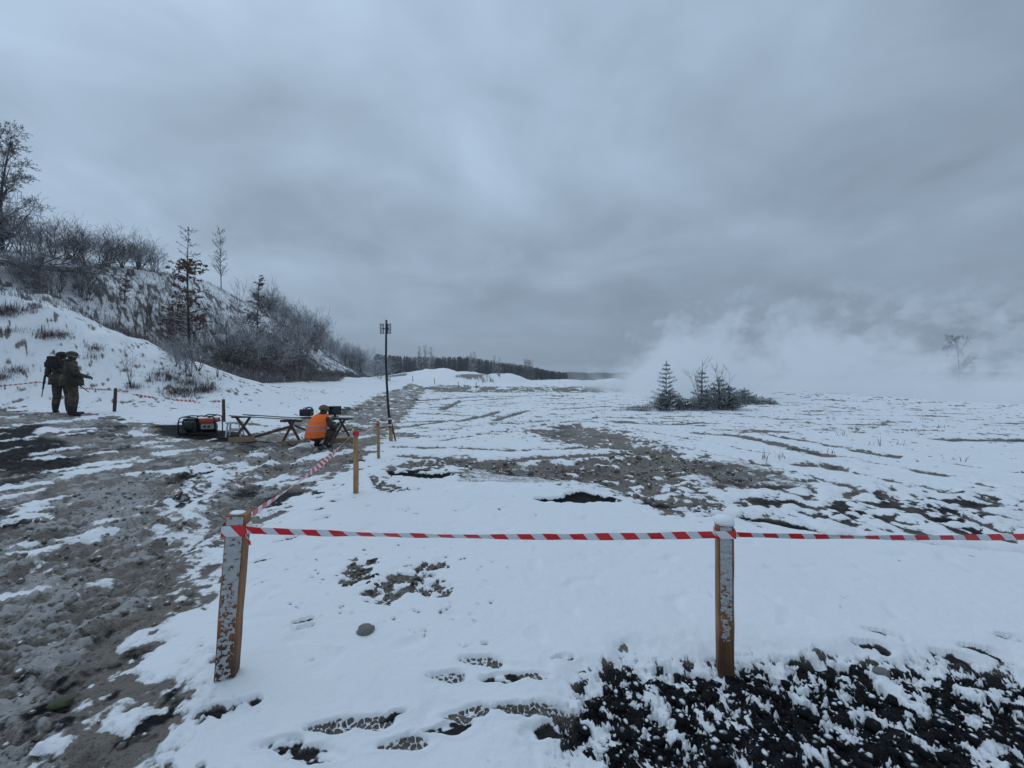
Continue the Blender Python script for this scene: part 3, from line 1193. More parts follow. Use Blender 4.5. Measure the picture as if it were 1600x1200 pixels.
# ------------------------------------------------------------------ the two posts in front
lp = empty('fence_post', (-1.487, 2.11, gz(-1.487, 2.11) - 0.01), R(16))
lp.rotation_euler = (R(1.0), R(4.6), R(16))
tag(lp, 'leaning square wooden post beside the dirt road where two tapes meet', 'post', 'posts holding the barrier tape')
link('timber', timber_mesh(0.094, 0.085, 0.86, 0.12, rnd, 0.003), POST_WOOD, lp)
snow_crust('snow_crust', 0.080, 0.01, 0.855, 2, lambda t: -0.02 + 0.62 * np.clip((t - 0.25) * 2, 0, 1), lp, -0.044)
c = snow_cap('snow_cap', 0.066, 0.06, 0.008, 0.86, lp, rnd)
c.location.x = -0.005

rp = empty('fence_post', (1.158, 2.2, gz(1.158, 2.2) - 0.01), R(-22))
rp.rotation_euler = (R(0.5), R(-0.9), R(-17))
tag(rp, 'upright square wooden post with a thick snow cap at the edge of black soil', 'post', 'posts holding the barrier tape')
link('timber', timber_mesh(0.080, 0.085, 0.84, 0.12, rnd, 0.003), POST_WOOD, rp)
snow_crust('snow_crust', 0.062, 0.22, 0.835, 9, lambda t: -0.25 + 1.0 * np.clip(t * 1.6, 0, 1), rp, -0.044)
snow_cap('snow_cap', 0.096, 0.1, 0.042, 0.84, rp, rnd)

# ------------------------------------------------------------------ stakes along the tape
TIE = {}


def stake(px, py, h, w, mat, label, lean=(0, 0), cap=True, group='stakes holding the barrier tape', xy=None, name='stake'):
    x, y = xy if xy else ground_point(px, py)
    e = empty(name, (x, y, gz(x, y)))
    e.rotation_euler = (R(lean[1]), R(lean[0]), rnd.uniform(-0.3, 0.3))
    tag(e, label, 'stake', group)
    mb = MB()
    mb.path([(0, 0, -0.12), (0.002, 0, h * 0.3), (-0.002, 0.002, h * 0.7), (0, 0, h)], [w * 0.5, w * 0.52, w * 0.5, w * 0.47], 9)
    mb.build('shaft', mat, e, True)
    if cap:
        snow_cap('snow_cap', w * 1.05, w * 1.05, w * 0.55, h, e, rnd)
    return e


s1 = stake(555, 778, 0.895, 0.068, STAKE_WOOD, 'tall pale peeled round stake with a snow tip and red tape around it', (0.5, 0))
s2 = stake(591, 718, 0.735, 0.058, STAKE_WOOD, 'shorter peeled round stake between the tall pale stake and the lamp mast', (-0.8, 0))
s3 = stake(178, 644, 0.72, 0.085, DARK_WOOD, 'dark blue black leaning stake on the snowy bank beside the soldiers', (6, 0), False)
s4 = stake(349, 660, 0.66, 0.085, DARK_WOOD, 'reddish brown upright stake standing behind the white stool and generator', (0, 0), False)
x5, y5 = ground_point(-110, 640)
s5 = stake(0, 0, 0.75, 0.08, DARK_WOOD, 'dark stake at the far end of the tape beyond the soldiers', (-3, 0), False, xy=(x5, y5))
xr, yr = 4.3, 2.3
s6 = stake(0, 0, 0.84, 0.085, POST_WOOD, 'wooden stake past the right end of the tape over black soil', (0, 0), True, xy=(xr, yr))


def top(o, z, dx=0.0, dy=0.0):
    return o.matrix_basis @ Vector((dx, dy, z))


def at_px(px, py, d):
    return Vector(((px - 800) / FPX * d, d, EYE - (py - 590) / FPX * d))


LT = top(lp, 0.785, 0.052, -0.047)
RT = top(rp, 0.79, -0.043, -0.046)
TAPE1 = ribbon('barrier_tape', [LT, RT], 0.042, [0.022],
       lambda t: 0.15 + 0.55 * math.sin(t * 5.0) * math.sin(math.pi * t) + 0.12 * math.sin(t * 31) + 0.07 * math.sin(t * 67),
       'taut red and white striped tape strung between the two square snow crusted posts', seg=120,
       fold=lambda t: 1.0 - 0.20 * math.sin(math.pi * t) ** 0.5 + 0.05 * math.sin(t * 43))
# the band wrapped round the left post, as a part of that tape
wr_ = ribbon('tape_wrap', [top(lp, 0.792, -0.0555, 0.03), top(lp, 0.782, -0.0555, -0.0545), top(lp, 0.785, 0.052, -0.0545),
                           top(lp, 0.787, 0.0565, 0.03)], 0.056, [0, 0, 0], lambda t: 0.0, None, None, 6, None, TAPE1)
ribbon('loose_end', [top(lp, 0.770, 0.054, -0.058), top(lp, 0.742, 0.072, -0.07), top(lp, 0.715, 0.078, -0.062)], 0.018, [0, 0],
       lambda t: 0.4 + 1.5 * t, None, None, 6, None, TAPE1)
wr2 = ribbon('tape_wrap', [top(rp, 0.79, -0.0465, 0.03), top(rp, 0.79, -0.0465, -0.055), top(rp, 0.80, 0.0465, -0.055),
                           top(rp, 0.80, 0.0465, 0.03)], 0.042, [0, 0, 0], lambda t: 0.0, None, None, 6, None, TAPE1)
ribbon('barrier_tape', [top(rp, 0.80, 0.043, -0.05), Vector((xr - 0.05, yr - 0.05, gz(xr, yr) + 0.76))], 0.040, [0.035],
       lambda t: 0.35 + 0.35 * math.sin(t * 9.0) * math.sin(math.pi * t) + 0.16 * math.sin(t * 37),
       'sagging red and white striped tape leaving the snow capped post across the clods', seg=140,
       fold=lambda t: 0.85)
ST1 = top(s1, 0.80, -0.036, -0.03)
ribbon('barrier_tape', [top(lp, 0.835, 0.045, 0.045), ST1], 0.046, [0.05],
       lambda t: 0.9 * math.sin(t * 9.0) * math.sin(math.pi * t) + 0.3,
       'red and white striped tape running along the dirt road to the tall pale stake', seg=150)
ribbon('barrier_tape', [top(s1, 0.80, 0.036, 0.0), top(s2, 0.66, -0.032, 0)], 0.04, [0.03], lambda t: 0.7 * math.sin(t * 8),
       'short red and white tape between the two peeled round stakes', seg=60)
ribbon('barrier_tape', [top(s5, 0.66), at_px(60, 597, 13.6), top(s3, 0.66, -0.05)], 0.045, [0.06, 0.05], lambda t: 0.8 + 1.2 * math.sin(t * 13),
       'thin red and white tape strung behind the two soldiers', seg=70)
ribbon('barrier_tape', [top(s3, 0.64, 0.05), top(s4, 0.60, -0.05)], 0.06, [0.10], lambda t: 0.5 + 1.1 * math.sin(t * 17),
       'drooping red and white tape from the dark leaning stake towards the generator', seg=110)


def band(e, z, w, h):
    """red turn of tape round a stake"""
    mb = MB()
    mb.lathe([(w * 0.5, z - h / 2), (w * 0.515, z - h / 4), (w * 0.51, z + h / 4), (w * 0.5, z + h / 2)], 12)
    return mb.build('tape_band', RED_BAND, e, True)


RED_BAND = plain('red_band', (0.55, 0.015, 0.02), 0.4, 0.2, 60)
band(s1, 0.80, 0.080, 0.055)
band(s2, 0.665, 0.07, 0.035)

# ------------------------------------------------------------------ lamp mast
mx, my = flat(609, 690)
mz = gz(mx, my)
mast = empty('lamp_mast', (mx, my, mz))
tag(mast, 'thin black mast with two pale panels on top tied to a wooden stake', 'lamp mast')
beam((0.03, 0, -0.1), (0.0, 0.02, 0.62), 0.075, 0.06, (0, 1, 0)).build('stake', STAKE_WOOD, mast)
beam((0.14, 0.02, -0.04), (0.04, 0.02, 0.42), 0.035, 0.03, (0, 1, 0)).build('brace', DARK_WOOD, mast)
mb = MB()
mp = [(0.0, -0.04, 0.35), (-0.01, -0.04, 0.62), (-0.045, -0.03, 1.05), (-0.07, -0.02, 1.5), (-0.085, -0.02, 2.0),
      (-0.08, -0.02, 2.5), (-0.072, -0.02, 3.02)]
mb.path(mp, [0.03, 0.03, 0.029, 0.028, 0.026, 0.025, 0.024], 9)
mb.build('pole', BLACK_METAL, mast, True)
for z_ in (0.40, 0.56):
    mb = MB()
    mb.lathe([(0.052, z_ - 0.02), (0.056, z_), (0.052, z_ + 0.02)], 10, (0.0, -0.02, 0))
    mb.build('strap', WHITE_PAINT, mast)
for sx, yaw, w in ((-0.105, 25, 0.10), (0.075, -25, 0.105)):
    M = Matrix.Rotation(R(yaw), 3, 'Z')
    c0 = Vector((-0.078 + sx, -0.02, 2.80))
    mb = MB()
    for q in (-1, 1):
        mb.box(c0 + M @ Vector((q * (w / 2 - 0.008), 0, 0)), (0.016, 0.03, 0.25), M)
        mb.box(c0 + M @ Vector((0, 0, q * 0.117)), (w - 0.034, 0.03, 0.016), M)
    fr = mb.build('panel_frame', GREY_METAL, mast)
    mb = MB()
    mb.box(c0 + M @ Vector((0, 0.004, 0)), (w - 0.03, 0.012, 0.214), M)
    mb.build('panel', WHITE_PAINT, fr)
    mb = MB()
    mb.quad_tube(c0, (-0.078, -0.02, 2.80), 0.012, 0.012, 6)
    mb.build('bracket', BLACK_METAL, mast)

# ------------------------------------------------------------------ trestle table
TX = [(-6.32, 9.62), (-5.28, 9.78), (-4.13, 9.95)]
TABLE_H = 0.60
tb = empty('trestle_table', (-5.2, 9.75, gz(-5.2, 9.75)))
tag(tb, 'long row of crossed timber trestles with snow dusted planks on the dirt road', 'trestle table')
tb0 = tb.location.copy()


def loc(v):
    return Vector(v) - tb0


zt = []
for i, (x, y) in enumerate(TX):
    g = gz(x, y)
    a = R((12, 8, 14)[i])
    ax = Vector((math.cos(a), math.sin(a), 0))
    nv = Vector((-math.sin(a), math.cos(a), 0))
    hw, tw = 0.235, (0.15, 0.055, 0.06)[i]
    base = Vector((x, y, g))
    zt.append(g + TABLE_H)
    for s in (-1, 1):
        p0 = base + ax * (hw * s) + Vector((0, 0, -0.01)) + nv * (0.024 * s)
        p1 = base + ax * (-tw * s) + Vector((0, 0, TABLE_H - 0.03)) + nv * (0.024 * s)
        beam(loc(p0), loc(p1), 0.045, 0.062, nv).build('leg', TRESTLE_WOOD, tb)
    beam(loc(base + ax * (-hw - 0.05) - nv * 0.075 + Vector((0, 0, 0.055))),
         loc(base + ax * (hw + 0.03) - nv * 0.075 + Vector((0, 0, 0.075))), 0.035, 0.12).build('foot_board', BOARD_WOOD, tb)
    beam(loc(base + ax * -0.24 + Vector((0, 0, TABLE_H - 0.012))), loc(base + ax * 0.24 + Vector((0, 0, TABLE_H - 0.012))),
         0.07, 0.05).build('crossbar', TRESTLE_WOOD, tb)
P = [Vector((x, y, 0)) for x, y in TX]
beam(loc((TX[0][0] + 0.22, TX[0][1] + 0.05, gz(*TX[0]) + 0.10)), loc((TX[1][0] + 0.02, TX[1][1] + 0.04, gz(*TX[1]) + 0.47)),
     0.04, 0.06).build('brace', TRESTLE_WOOD, tb)
beam(loc((TX[1][0] + 0.06, TX[1][1] + 0.04, gz(*TX[1]) + 0.47)), loc((TX[2][0] - 0.22, TX[2][1] - 0.02, gz(*TX[2]) + 0.06)),
     0.035, 0.045).build('brace', TRESTLE_WOOD, tb)
beam(loc((TX[0][0] - 0.25, TX[0][1] - 0.10, zt[0] + 0.028)), loc((TX[1][0] + 0.12, TX[1][1] - 0.04, zt[1] + 0.028)), 0.10, 0.028).build('plank', GREY_BOARD, tb)
beam(loc((TX[0][0] - 0.1, TX[0][1] + 0.16, zt[0] + 0.03)), loc((TX[1][0] + 0.45, TX[1][1] + 0.14, zt[1] + 0.028)), 0.09, 0.028).build('plank', GREY_BOARD, tb)
beam(loc((TX[1][0] - 0.30, TX[1][1] + 0.06, zt[1] + 0.056)), loc((TX[2][0] + 0.1, TX[2][1] + 0.10, zt[2] + 0.030)), 0.14, 0.026).build('plank', GREY_BOARD, tb)
beam(loc((TX[2][0] - 0.55, TX[2][1] - 0.10, zt[2] + 0.032)), loc((TX[2][0] + 0.28, TX[2][1] - 0.05, zt[2] + 0.030)), 0.24, 0.03).build('tabletop', WHITE_PAINT, tb)
TOPZ = zt[2] + 0.047

# things on the table
BLUE = plain('blue_fabric', (0.02, 0.10, 0.33), 0.6, 0.3, 12)
bag = empty('equipment_case', (-4.95, 9.86, TOPZ + 0.012))
tag(bag, 'black case with a blue strap lying on the trestle planks beside the crouching person', 'case')
mb = MB()
mb.box((0, 0, 0.085), (0.27, 0.20, 0.17), None, 0.03)
mb.build('body', BLACK_PLASTIC, bag, True)
mb = MB()
mb.path([(-0.02, -0.02, 0.165), (0.02, -0.03, 0.20), (0.08, -0.02, 0.215), (0.13, -0.01, 0.19), (0.145, 0, 0.15)], 0.018, 8)
mb.build('strap', BLUE, bag, True)
mb = MB()
mb.path([(-0.08, 0, 0.165), (-0.07, 0, 0.195), (0.0, 0, 0.2), (0.01, 0, 0.165)], 0.009, 6)
mb.build('handle', BLACK_METAL, bag, True)

mon = empty('monitor', (-4.235, 9.78, TOPZ), R(10))
tag(mon, 'black flat monitor standing on the white tabletop facing the crouching person', 'monitor')
mb = MB()
mb.box((0, 0, 0.155), (0.29, 0.035, 0.205), None, 0.008)
sc_ = mb.build('screen_housing', BLACK_PLASTIC, mon)
mb = MB()
mb.box((0, -0.02, 0.155), (0.265, 0.006, 0.18), None, 0.001)
mb.build('screen', plain('dark_screen', (0.01, 0.011, 0.016), 0.18, 0.1, 4), sc_)
mb = MB()
mb.box((0, 0.01, 0.03), (0.05, 0.025, 0.06), None, 0.004)
mb.box((0, 0, 0.006), (0.16, 0.11, 0.012), None, 0.003)
mb.build('stand', BLACK_PLASTIC, mon)
mb = MB()
mb.path([(0.02, -0.05, 0.02), (0.02, -0.14, 0.01), (0.0, -0.19, -0.1), (-0.05, -0.19, -0.3)], 0.008, 6)
mb.build('cable', BLACK_PLASTIC, mon, True)

# white stool behind the generator
sx_, sy_ = -6.88, 10.15
sg = gz(sx_, sy_)
stool = empty('stool', (sx_, sy_, sg), R(18))
tag(stool, 'small white plastic stool with snow on it between generator and first trestle', 'stool')
mb = MB()
mb.box((0, 0, 0.36), (0.33, 0.28, 0.035), None, 0.01)
mb.build('seat', WHITE_PAINT, stool)
for i in (-1, 1):
    for j in (-1, 1):
        mb = MB()
        mb.quad_tube((i * 0.16, j * 0.13, -0.01), (i * 0.12, j * 0.10, 0.345), 0.02, 0.024, 6)
        mb.build('leg', WHITE_PAINT, stool)
for j in (-1, 1):
    mb = MB()
    mb.box((0, j * 0.115, 0.17), (0.25, 0.015, 0.05))
    mb.build('stretcher', WHITE_PAINT, stool)
snow_cap('snow_layer', 0.31, 0.26, 0.02, 0.378, stool, rnd)

# ------------------------------------------------------------------ generator
gx, gy = -7.72, 10.15
gen = empty('generator', (gx, gy, gz(gx, gy) - 0.01), R(14))
gen.scale = (0.9, 0.9, 0.9)
tag(gen, 'portable petrol generator with red tank inside a black tube frame', 'generator')
W_, D_, H_ = 0.86, 0.46, 0.50
mb = MB()


def rail(pts, r=0.016):
    mb.path(pts, r, 8)


for s in (-1, 1):
    y = s * D_ / 2
    rail([(-W_ / 2, y, 0.03), (-W_ / 2, y, H_ * 0.72), (-W_ / 2 + 0.03, y, H_ * 0.93), (-W_ / 2 + 0.10, y, H_), (-0.06, y, H_ * 0.97),
          (0.0, y, H_ * 0.9)])
    rail([(W_ / 2, y, 0.03), (W_ / 2, y, H_ * 0.76), (W_ / 2 - 0.02, y, H_ * 0.95), (W_ / 2 - 0.10, y, H_ * 1.02), (0.08, y, H_ * 1.06),
          (0.02, y, H_), (0.0, y, H_ * 0.9), (0.0, y, H_ * 0.7)])
    rail([(-W_ / 2, y, 0.05), (W_ / 2, y, 0.05)])
for x in (-W_ / 2, W_ / 2):
    rail([(x, -D_ / 2, 0.05), (x, D_ / 2, 0.05)])
    rail([(x, -D_ / 2, H_ * 0.72), (x, D_ / 2, H_ * 0.72)])
rail([(-W_ / 2 + 0.10, -D_ / 2, H_), (-W_ / 2 + 0.10, D_ / 2, H_)])
rail([(W_ / 2 - 0.10, -D_ / 2, H_ * 1.02), (W_ / 2 - 0.10, D_ / 2, H_ * 1.02)])
mb.build('frame', BLACK_METAL, gen, True)
mb = MB()
mb.box((0.215, 0, 0.385), (0.37, 0.40, 0.13), None, 0.03)
tk = mb.build('fuel_tank', RED_PAINT, gen, True)
mb = MB()
mb.lathe([(0.035, 0.45), (0.04, 0.46), (0.036, 0.475)], 12, (0.2, 0, 0))
mb.build('cap', BLACK_PLASTIC, tk, True)
snow_cap('snow_layer', 0.30, 0.33, 0.02, 0.45, tk, rnd)
mb = MB()
mb.box((-0.20, 0, 0.24), (0.36, 0.36, 0.32), None, 0.03)
mb.box((-0.21, -0.02, 0.42), (0.30, 0.28, 0.06), None, 0.02)
en = mb.build('engine', BLACK_PLASTIC, gen, True)
mb = MB()
mb.lathe([(0.13, -0.02), (0.135, 0.0), (0.10, 0.03), (0.03, 0.04)], 20, (-0.21, -0.19, 0.23), Matrix.Rotation(R(90), 3, 'X'))
mb.build('recoil_starter', BLACK_METAL, en, True)
for k in range(5):
    mb = MB()
    mb.box((-0.10 - 0.05 * k, -0.185, 0.37), (0.02, 0.012, 0.05))
    mb.build('fin', GREY_METAL, en)
mb = MB()
mb.lathe([(0.14, -0.16), (0.15, -0.12), (0.15, 0.14), (0.12, 0.18)], 20, (0.18, 0, 0.19), Matrix.Rotation(R(90), 3, 'Y'))
mb.build('alternator', BLACK_METAL, gen, True)
mb = MB()
mb.box((0.24, -0.205, 0.235), (0.30, 0.035, 0.15), None, 0.006)
pn = mb.build('control_panel', GREY_METAL, gen)
for k in range(2):
    mb = MB()
    mb.lathe([(0.03, 0.0), (0.032, 0.012), (0.02, 0.016)], 12, (0.18 + 0.1 * k, -0.222, 0.235), Matrix.Rotation(R(90), 3, 'X'))
    mb.build('socket', BLACK_PLASTIC, pn)
for s in (-1, 1):
    mb = MB()
    mb.lathe([(0.06, -0.03), (0.085, -0.025), (0.085, 0.025), (0.06, 0.03)], 18, (-0.30, s * 0.27, 0.085), Matrix.Rotation(R(90), 3, 'X'))
    mb.build('wheel', BLACK_PLASTIC, gen, True)
mb = MB()
cp = [(gx + 0.35, gy - 0.2), (gx + 0.7, gy - 0.32), (gx + 1.1, gy - 0.25), (gx + 1.6, gy - 0.38), (gx + 2.0, gy - 0.3)]
mb.path([(x, y, gz(x, y) + 0.016) for x, y in cp], 0.016, 6)
tag(mb.build('power_cable', BLACK_PLASTIC, None, True), 'black power cable lying on the mud from the generator to the trestles', 'cable')


# ------------------------------------------------------------------ people
def cloth(name, cols, scale=9.0, rough=0.85):
    m, nt, bs = new_mat(name)
    N = NB(nt)
    p = N.obj()
    n = N.noise(p, scale, 3, 0.55, 0.8)
    n2 = N.noise(N.scaled(p, 1.3, 0.8, 1.9), scale * 1.3, 3, 0.5, 0.6)
    c = N.mix(N.rng(n, 0.47, 0.53), cols[0], cols[1])
    c = N.mix(N.rng(n2, 0.54, 0.60), c, cols[2])
    N.put(bs.inputs['Base Color'], c)
    bs.inputs['Roughness'].default_value = rough
    N.put(bs.inputs['Normal'], N.bump(N.noise(p, 26, 4), 0.5, 0.02))
    return m


CAMO = cloth('camouflage_cloth', ((0.042, 0.034, 0.022), (0.072, 0.058, 0.038), (0.016, 0.014, 0.012)))
CAMO2 = cloth('camouflage_trousers', ((0.060, 0.046, 0.030), (0.10, 0.078, 0.052), (0.020, 0.017, 0.013)), 11)
SKIN = plain('skin', (0.42, 0.24, 0.18), 0.55, 0.1, 20)
BOOT = plain('boot_leather', (0.014, 0.013, 0.013), 0.55, 0.3, 25)
GLOVE = plain('dark_glove', (0.035, 0.022, 0.02), 0.8, 0.3, 25)
CAP = plain('brown_cap', (0.16, 0.095, 0.06), 0.9, 0.3, 30)
DARKCAP = plain('dark_pack_cloth', (0.012, 0.014, 0.016), 0.85, 0.3, 18)
VEST = plain('orange_vest', (1.0, 0.15, 0.008), 0.75, 0.06, 8, 0, 0.5)
STRIPE = plain('reflective_stripe', (0.30, 0.29, 0.33), 0.35, 0.1, 20)
ZONES = {'jacket': 0, 'trousers': 1, 'skin': 2, 'boot': 3, 'glove': 4}


def body_mesh(J, bones, name):
    """J: joint -> (xyz, (rx, ry)); bones: (a, b, zone). one skinned surface"""
    verts, rad, idx, edges, seg = [], [], {}, [], []
    for k, (p, r) in J.items():
        idx[k] = len(verts)
        verts.append(Vector(p))
        rad.append(r if isinstance(r, tuple) else (r, r))
    for a, b, zone in bones:
        ia, ib = idx[a], idx[b]
        mid = len(verts)
        verts.append((verts[ia] + verts[ib]) / 2)
        rad.append(tuple((rad[ia][q] + rad[ib][q]) / 2 for q in (0, 1)))
        edges += [(ia, mid), (mid, ib)]
        seg.append((verts[ia], verts[ib], ZONES[zone], max(rad[ia][0], rad[ib][0])))
    me = bpy.data.meshes.new(name)
    me.from_pydata([tuple(v) for v in verts], edges, [])
    o = bpy.data.objects.new(name, me)
    COL.objects.link(o)
    sk = o.modifiers.new('skin', 'SKIN')
    sk.use_smooth_shade = True
    sub = o.modifiers.new('sub', 'SUBSURF')
    sub.levels = 2
    sub.render_levels = 2
    lay_ = me.skin_vertices[0]
    for i, r in enumerate(rad):
        lay_.data[i].radius = r
        lay_.data[i].use_root = (i == idx['pelvis'])
    dg = bpy.context.evaluated_depsgraph_get()
    dg.update()
    ev = o.evaluated_get(dg)
    out = bpy.data.meshes.new_from_object(ev)
    bpy.data.objects.remove(o)
    bpy.data.meshes.remove(me)
    for p in out.polygons:
        c_ = p.center
        best, z_ = 9, 0
        for a, b, zn, rr in seg:
            d = b - a
            t = max(0, min(1, (c_ - a).dot(d) / d.length_squared))
            q = (c_ - a - d * t).length / (rr + 0.02)
            if q < best:
                best, z_ = q, zn
        p.material_index = z_
        p.use_smooth = True
    out.name = name
    return out


def hand(J, B, key, wrist, dirv, upv, zone='glove'):
    """palm with four fingers of unequal length and a thumb from its side, half closed"""
    w = Vector(wrist)
    d = Vector(dirv).normalized()
    s = d.cross(Vector(upv)).normalized()
    n = s.cross(d)
    J[key + 'palm'] = (w + d * 0.05, (0.036, 0.024))
    B.append((key, key + 'palm', zone))
    for i, (o, L) in enumerate(((-0.030, 0.062), (-0.010, 0.074), (0.011, 0.070), (0.030, 0.055))):
        a = w + d * 0.095 + s * o
        J[f'{key}f{i}a'] = (a, 0.010)
        J[f'{key}f{i}b'] = (a + d * L * 0.55 - n * 0.014, 0.009)
        J[f'{key}f{i}c'] = (a + d * L * 0.75 - n * 0.045, 0.008)
        B += [(key + 'palm', f'{key}f{i}a', zone), (f'{key}f{i}a', f'{key}f{i}b', zone), (f'{key}f{i}b', f'{key}f{i}c', zone)]
    J[key + 't'] = (w + d * 0.055 - s * 0.050, 0.011)
    J[key + 't2'] = (w + d * 0.090 - s * 0.058 - n * 0.02, 0.009)
    B += [(key + 'palm', key + 't', zone), (key + 't', key + 't2', zone)]


def face(parent, c, r, yaw, nm='head_detail'):
    """nose, ears, eyes and mouth of a small head; returns nothing"""
    M = Matrix.Rotation(yaw, 3, 'Z')

    def P_(x, y, z):
        return Vector(c) + M @ Vector((x, y, z)) * r
    mb = MB()
    mb.path([P_(0, 0.92, 0.18), P_(0, 1.12, -0.12), P_(0, 1.06, -0.24), P_(0, 0.9, -0.3)], [0.10 * r, 0.16 * r, 0.18 * r, 0.1 * r], 8)
    mb.build('nose', SKIN, parent, True)
    for s in (-1, 1):
        mb = MB()
        mb.path([P_(s * 0.92, 0.0, 0.22), P_(s * 1.04, -0.08, 0.05), P_(s * 0.95, 0.0, -0.25)], [0.1 * r, 0.18 * r, 0.08 * r], 8)
        mb.build('ear', SKIN, parent, True)
        mb = MB()
        mb.lathe([(0.01 * r, -0.09 * r), (0.10 * r, -0.03 * r), (0.10 * r, 0.03 * r), (0.01 * r, 0.09 * r)], 8, P_(s * 0.36, 0.88, 0.06))
        mb.build('eye', BLACK_PLASTIC, parent, True)
    mb = MB()
    mb.path([P_(-0.25, 0.86, -0.5), P_(0, 0.95, -0.52), P_(0.25, 0.86, -0.5)], 0.045 * r, 6)
    mb.build('mouth', GLOVE, parent, True)


def beanie(parent, c, r, mat, name='cap', tilt=0.0, yaw=0.0, brim=0.0, h=1.0):
    mb = MB()
    M = Matrix.Rotation(yaw, 3, 'Z') @ Matrix.Rotation(tilt, 3, 'X')
    mb.lathe([(r * 1.10, -0.10 * r), (r * 1.18, 0.05 * r), (r * 1.17, 0.30 * r), (r * 1.06, 0.62 * r * h), (r * 0.78, 0.93 * r * h),
              (r * 0.40, 1.12 * r * h), (r * 0.08, 1.18 * r * h)], 18, c, M)
    if brim:
        mb.box(Vector(c) + M @ Vector((0, r * 1.25, 0.12 * r)), (r * 1.5, r * brim, r * 0.10), M, 0.01)
    return mb.build(name, mat, parent, True)


def standing_body(arms):
    J = {'pelvis': ((0, 0, 0.98), (0.185, 0.145)), 'waist': ((0, 0.0, 1.13), (0.19, 0.145)), 'chest': ((0, 0.0, 1.34), (0.215, 0.15)),
         'collar': ((0, -0.01, 1.485), (0.15, 0.11)), 'neck': ((0, 0.005, 1.56), 0.072), 'head': ((0, 0.025, 1.665), (0.082, 0.098)),
         'crown': ((0, 0.015, 1.745), (0.07, 0.085))}
    B = [('pelvis', 'waist', 'jacket'), ('waist', 'chest', 'jacket'), ('chest', 'collar', 'jacket'), ('collar', 'neck', 'jacket'),
         ('neck', 'head', 'skin'), ('head', 'crown', 'skin')]
    for s, k in ((-1, 'l'), (1, 'r')):
        fx, fy = arms['feet'][k]
        J[k + 'hip'] = ((s * 0.10, 0, 0.90), 0.118)
        J[k + 'knee'] = ((s * 0.10 + (fx - s * 0.10) * .5, fy * 0.5 + 0.03, 0.50), 0.086)
        J[k + 'calf'] = ((s * 0.10 + (fx - s * 0.10) * .8, fy * 0.8 - 0.01, 0.30), 0.083)
        J[k + 'ank'] = ((fx, fy - 0.02, 0.11), 0.062)
        J[k + 'heel'] = ((fx, fy - 0.03, 0.048), 0.05)
        J[k + 'toe'] = ((fx + s * 0.04, fy + 0.17, 0.038), (0.052, 0.036))
        B += [('pelvis', k + 'hip', 'trousers'), (k + 'hip', k + 'knee', 'trousers'), (k + 'knee', k + 'calf', 'trousers'),
              (k + 'calf', k + 'ank', 'boot'), (k + 'ank', k + 'heel', 'boot'), (k + 'heel', k + 'toe', 'boot')]
        e, w = arms[k]
        J[k + 'sh'] = ((s * 0.205, -0.01, 1.435), 0.088)
        J[k + 'el'] = (e, 0.066)
        J[k + 'wr'] = (w, 0.046)
        B += [('collar', k + 'sh', 'jacket'), (k + 'sh', k + 'el', 'jacket'), (k + 'el', k + 'wr', 'jacket')]
        hand(J, B, k + 'wr', w, arms.get(k + 'h', (0, 0.5, -0.6)), (s, 0.2, 0.3))
    return J, B


def collar_hood(parent, c, r):
    """rolled hood lying round the neck"""
    mb = MB()
    n = 14
    pts = [(c[0] + math.cos(2 * math.pi * i / n) * r, c[1] + math.sin(2 * math.pi * i / n) * r * 0.85,
            c[2] + 0.03 * math.sin(2 * math.pi * i / n) * -1) for i in range(n + 1)]
    mb.path(pts, 0.045, 8, False)
    return mb.build('hood', CAMO, parent, True)


def skirt(parent, name, rings, mat):
    """jacket hem: rings of (z, rx, ry, y-offset)"""
    V, F, n = [], [], 20
    for (z, rx, ry, oy) in rings:
        for i in range(n):
            t = 2 * math.pi * i / n
            wv = 1 + 0.03 * math.sin(5 * t + z * 20)
            V.append((math.cos(t) * rx * wv, oy + math.sin(t) * ry * wv, z))
    for k in range(len(rings) - 1):
        for i in range(n):
            j = (i + 1) % n
            F.append((k * n + i, k * n + j, (k + 1) * n + j, (k + 1) * n + i))
    me = bpy.data.meshes.new(name)
    me.from_pydata(V, [], F)
    for p in me.polygons:
        p.use_smooth = True
    o = link(name, me, mat, parent)
    so = o.modifiers.new('thick', 'SOLIDIFY')
    so.thickness = 0.012
    return o


BODY_MATS = [CAMO, CAMO2, SKIN, BOOT, GLOVE]


def rifle(name, loc_, rot, label):
    e = empty(name, loc_)
    e.rotation_euler = rot
    tag(e, label, 'rifle', 'rifles slung on the soldiers')
    mb = MB()
    mb.box((0, 0, 0.0), (0.045, 0.06, 0.26), None, 0.008)
    mb.build('receiver', BLACK_METAL, e)
    mb = MB()
    mb.path([(0, 0, 0.12), (0, 0, 0.50)], [0.013, 0.009], 8)
    mb.box((0, 0, 0.20), (0.036, 0.042, 0.16), None, 0.006)
    mb.build('barrel', BLACK_METAL, e)
    mb = MB()
    mb.box((0, -0.012, -0.25), (0.035, 0.075, 0.24), Matrix.Rotation(R(6), 3, 'X'), 0.008)
    mb.build('stock', BLACK_PLASTIC, e)
    mb = MB()
    mb.box((0, -0.10, 0.06), (0.026, 0.16, 0.055), Matrix.Rotation(R(15), 3, 'X'), 0.006)
    mb.build('magazine', BLACK_PLASTIC, e)
    mb = MB()
    mb.box((0, -0.07, -0.09), (0.03, 0.11, 0.04), Matrix.Rotation(R(-20), 3, 'X'), 0.006)
    mb.build('grip', BLACK_PLASTIC, e)
    return e


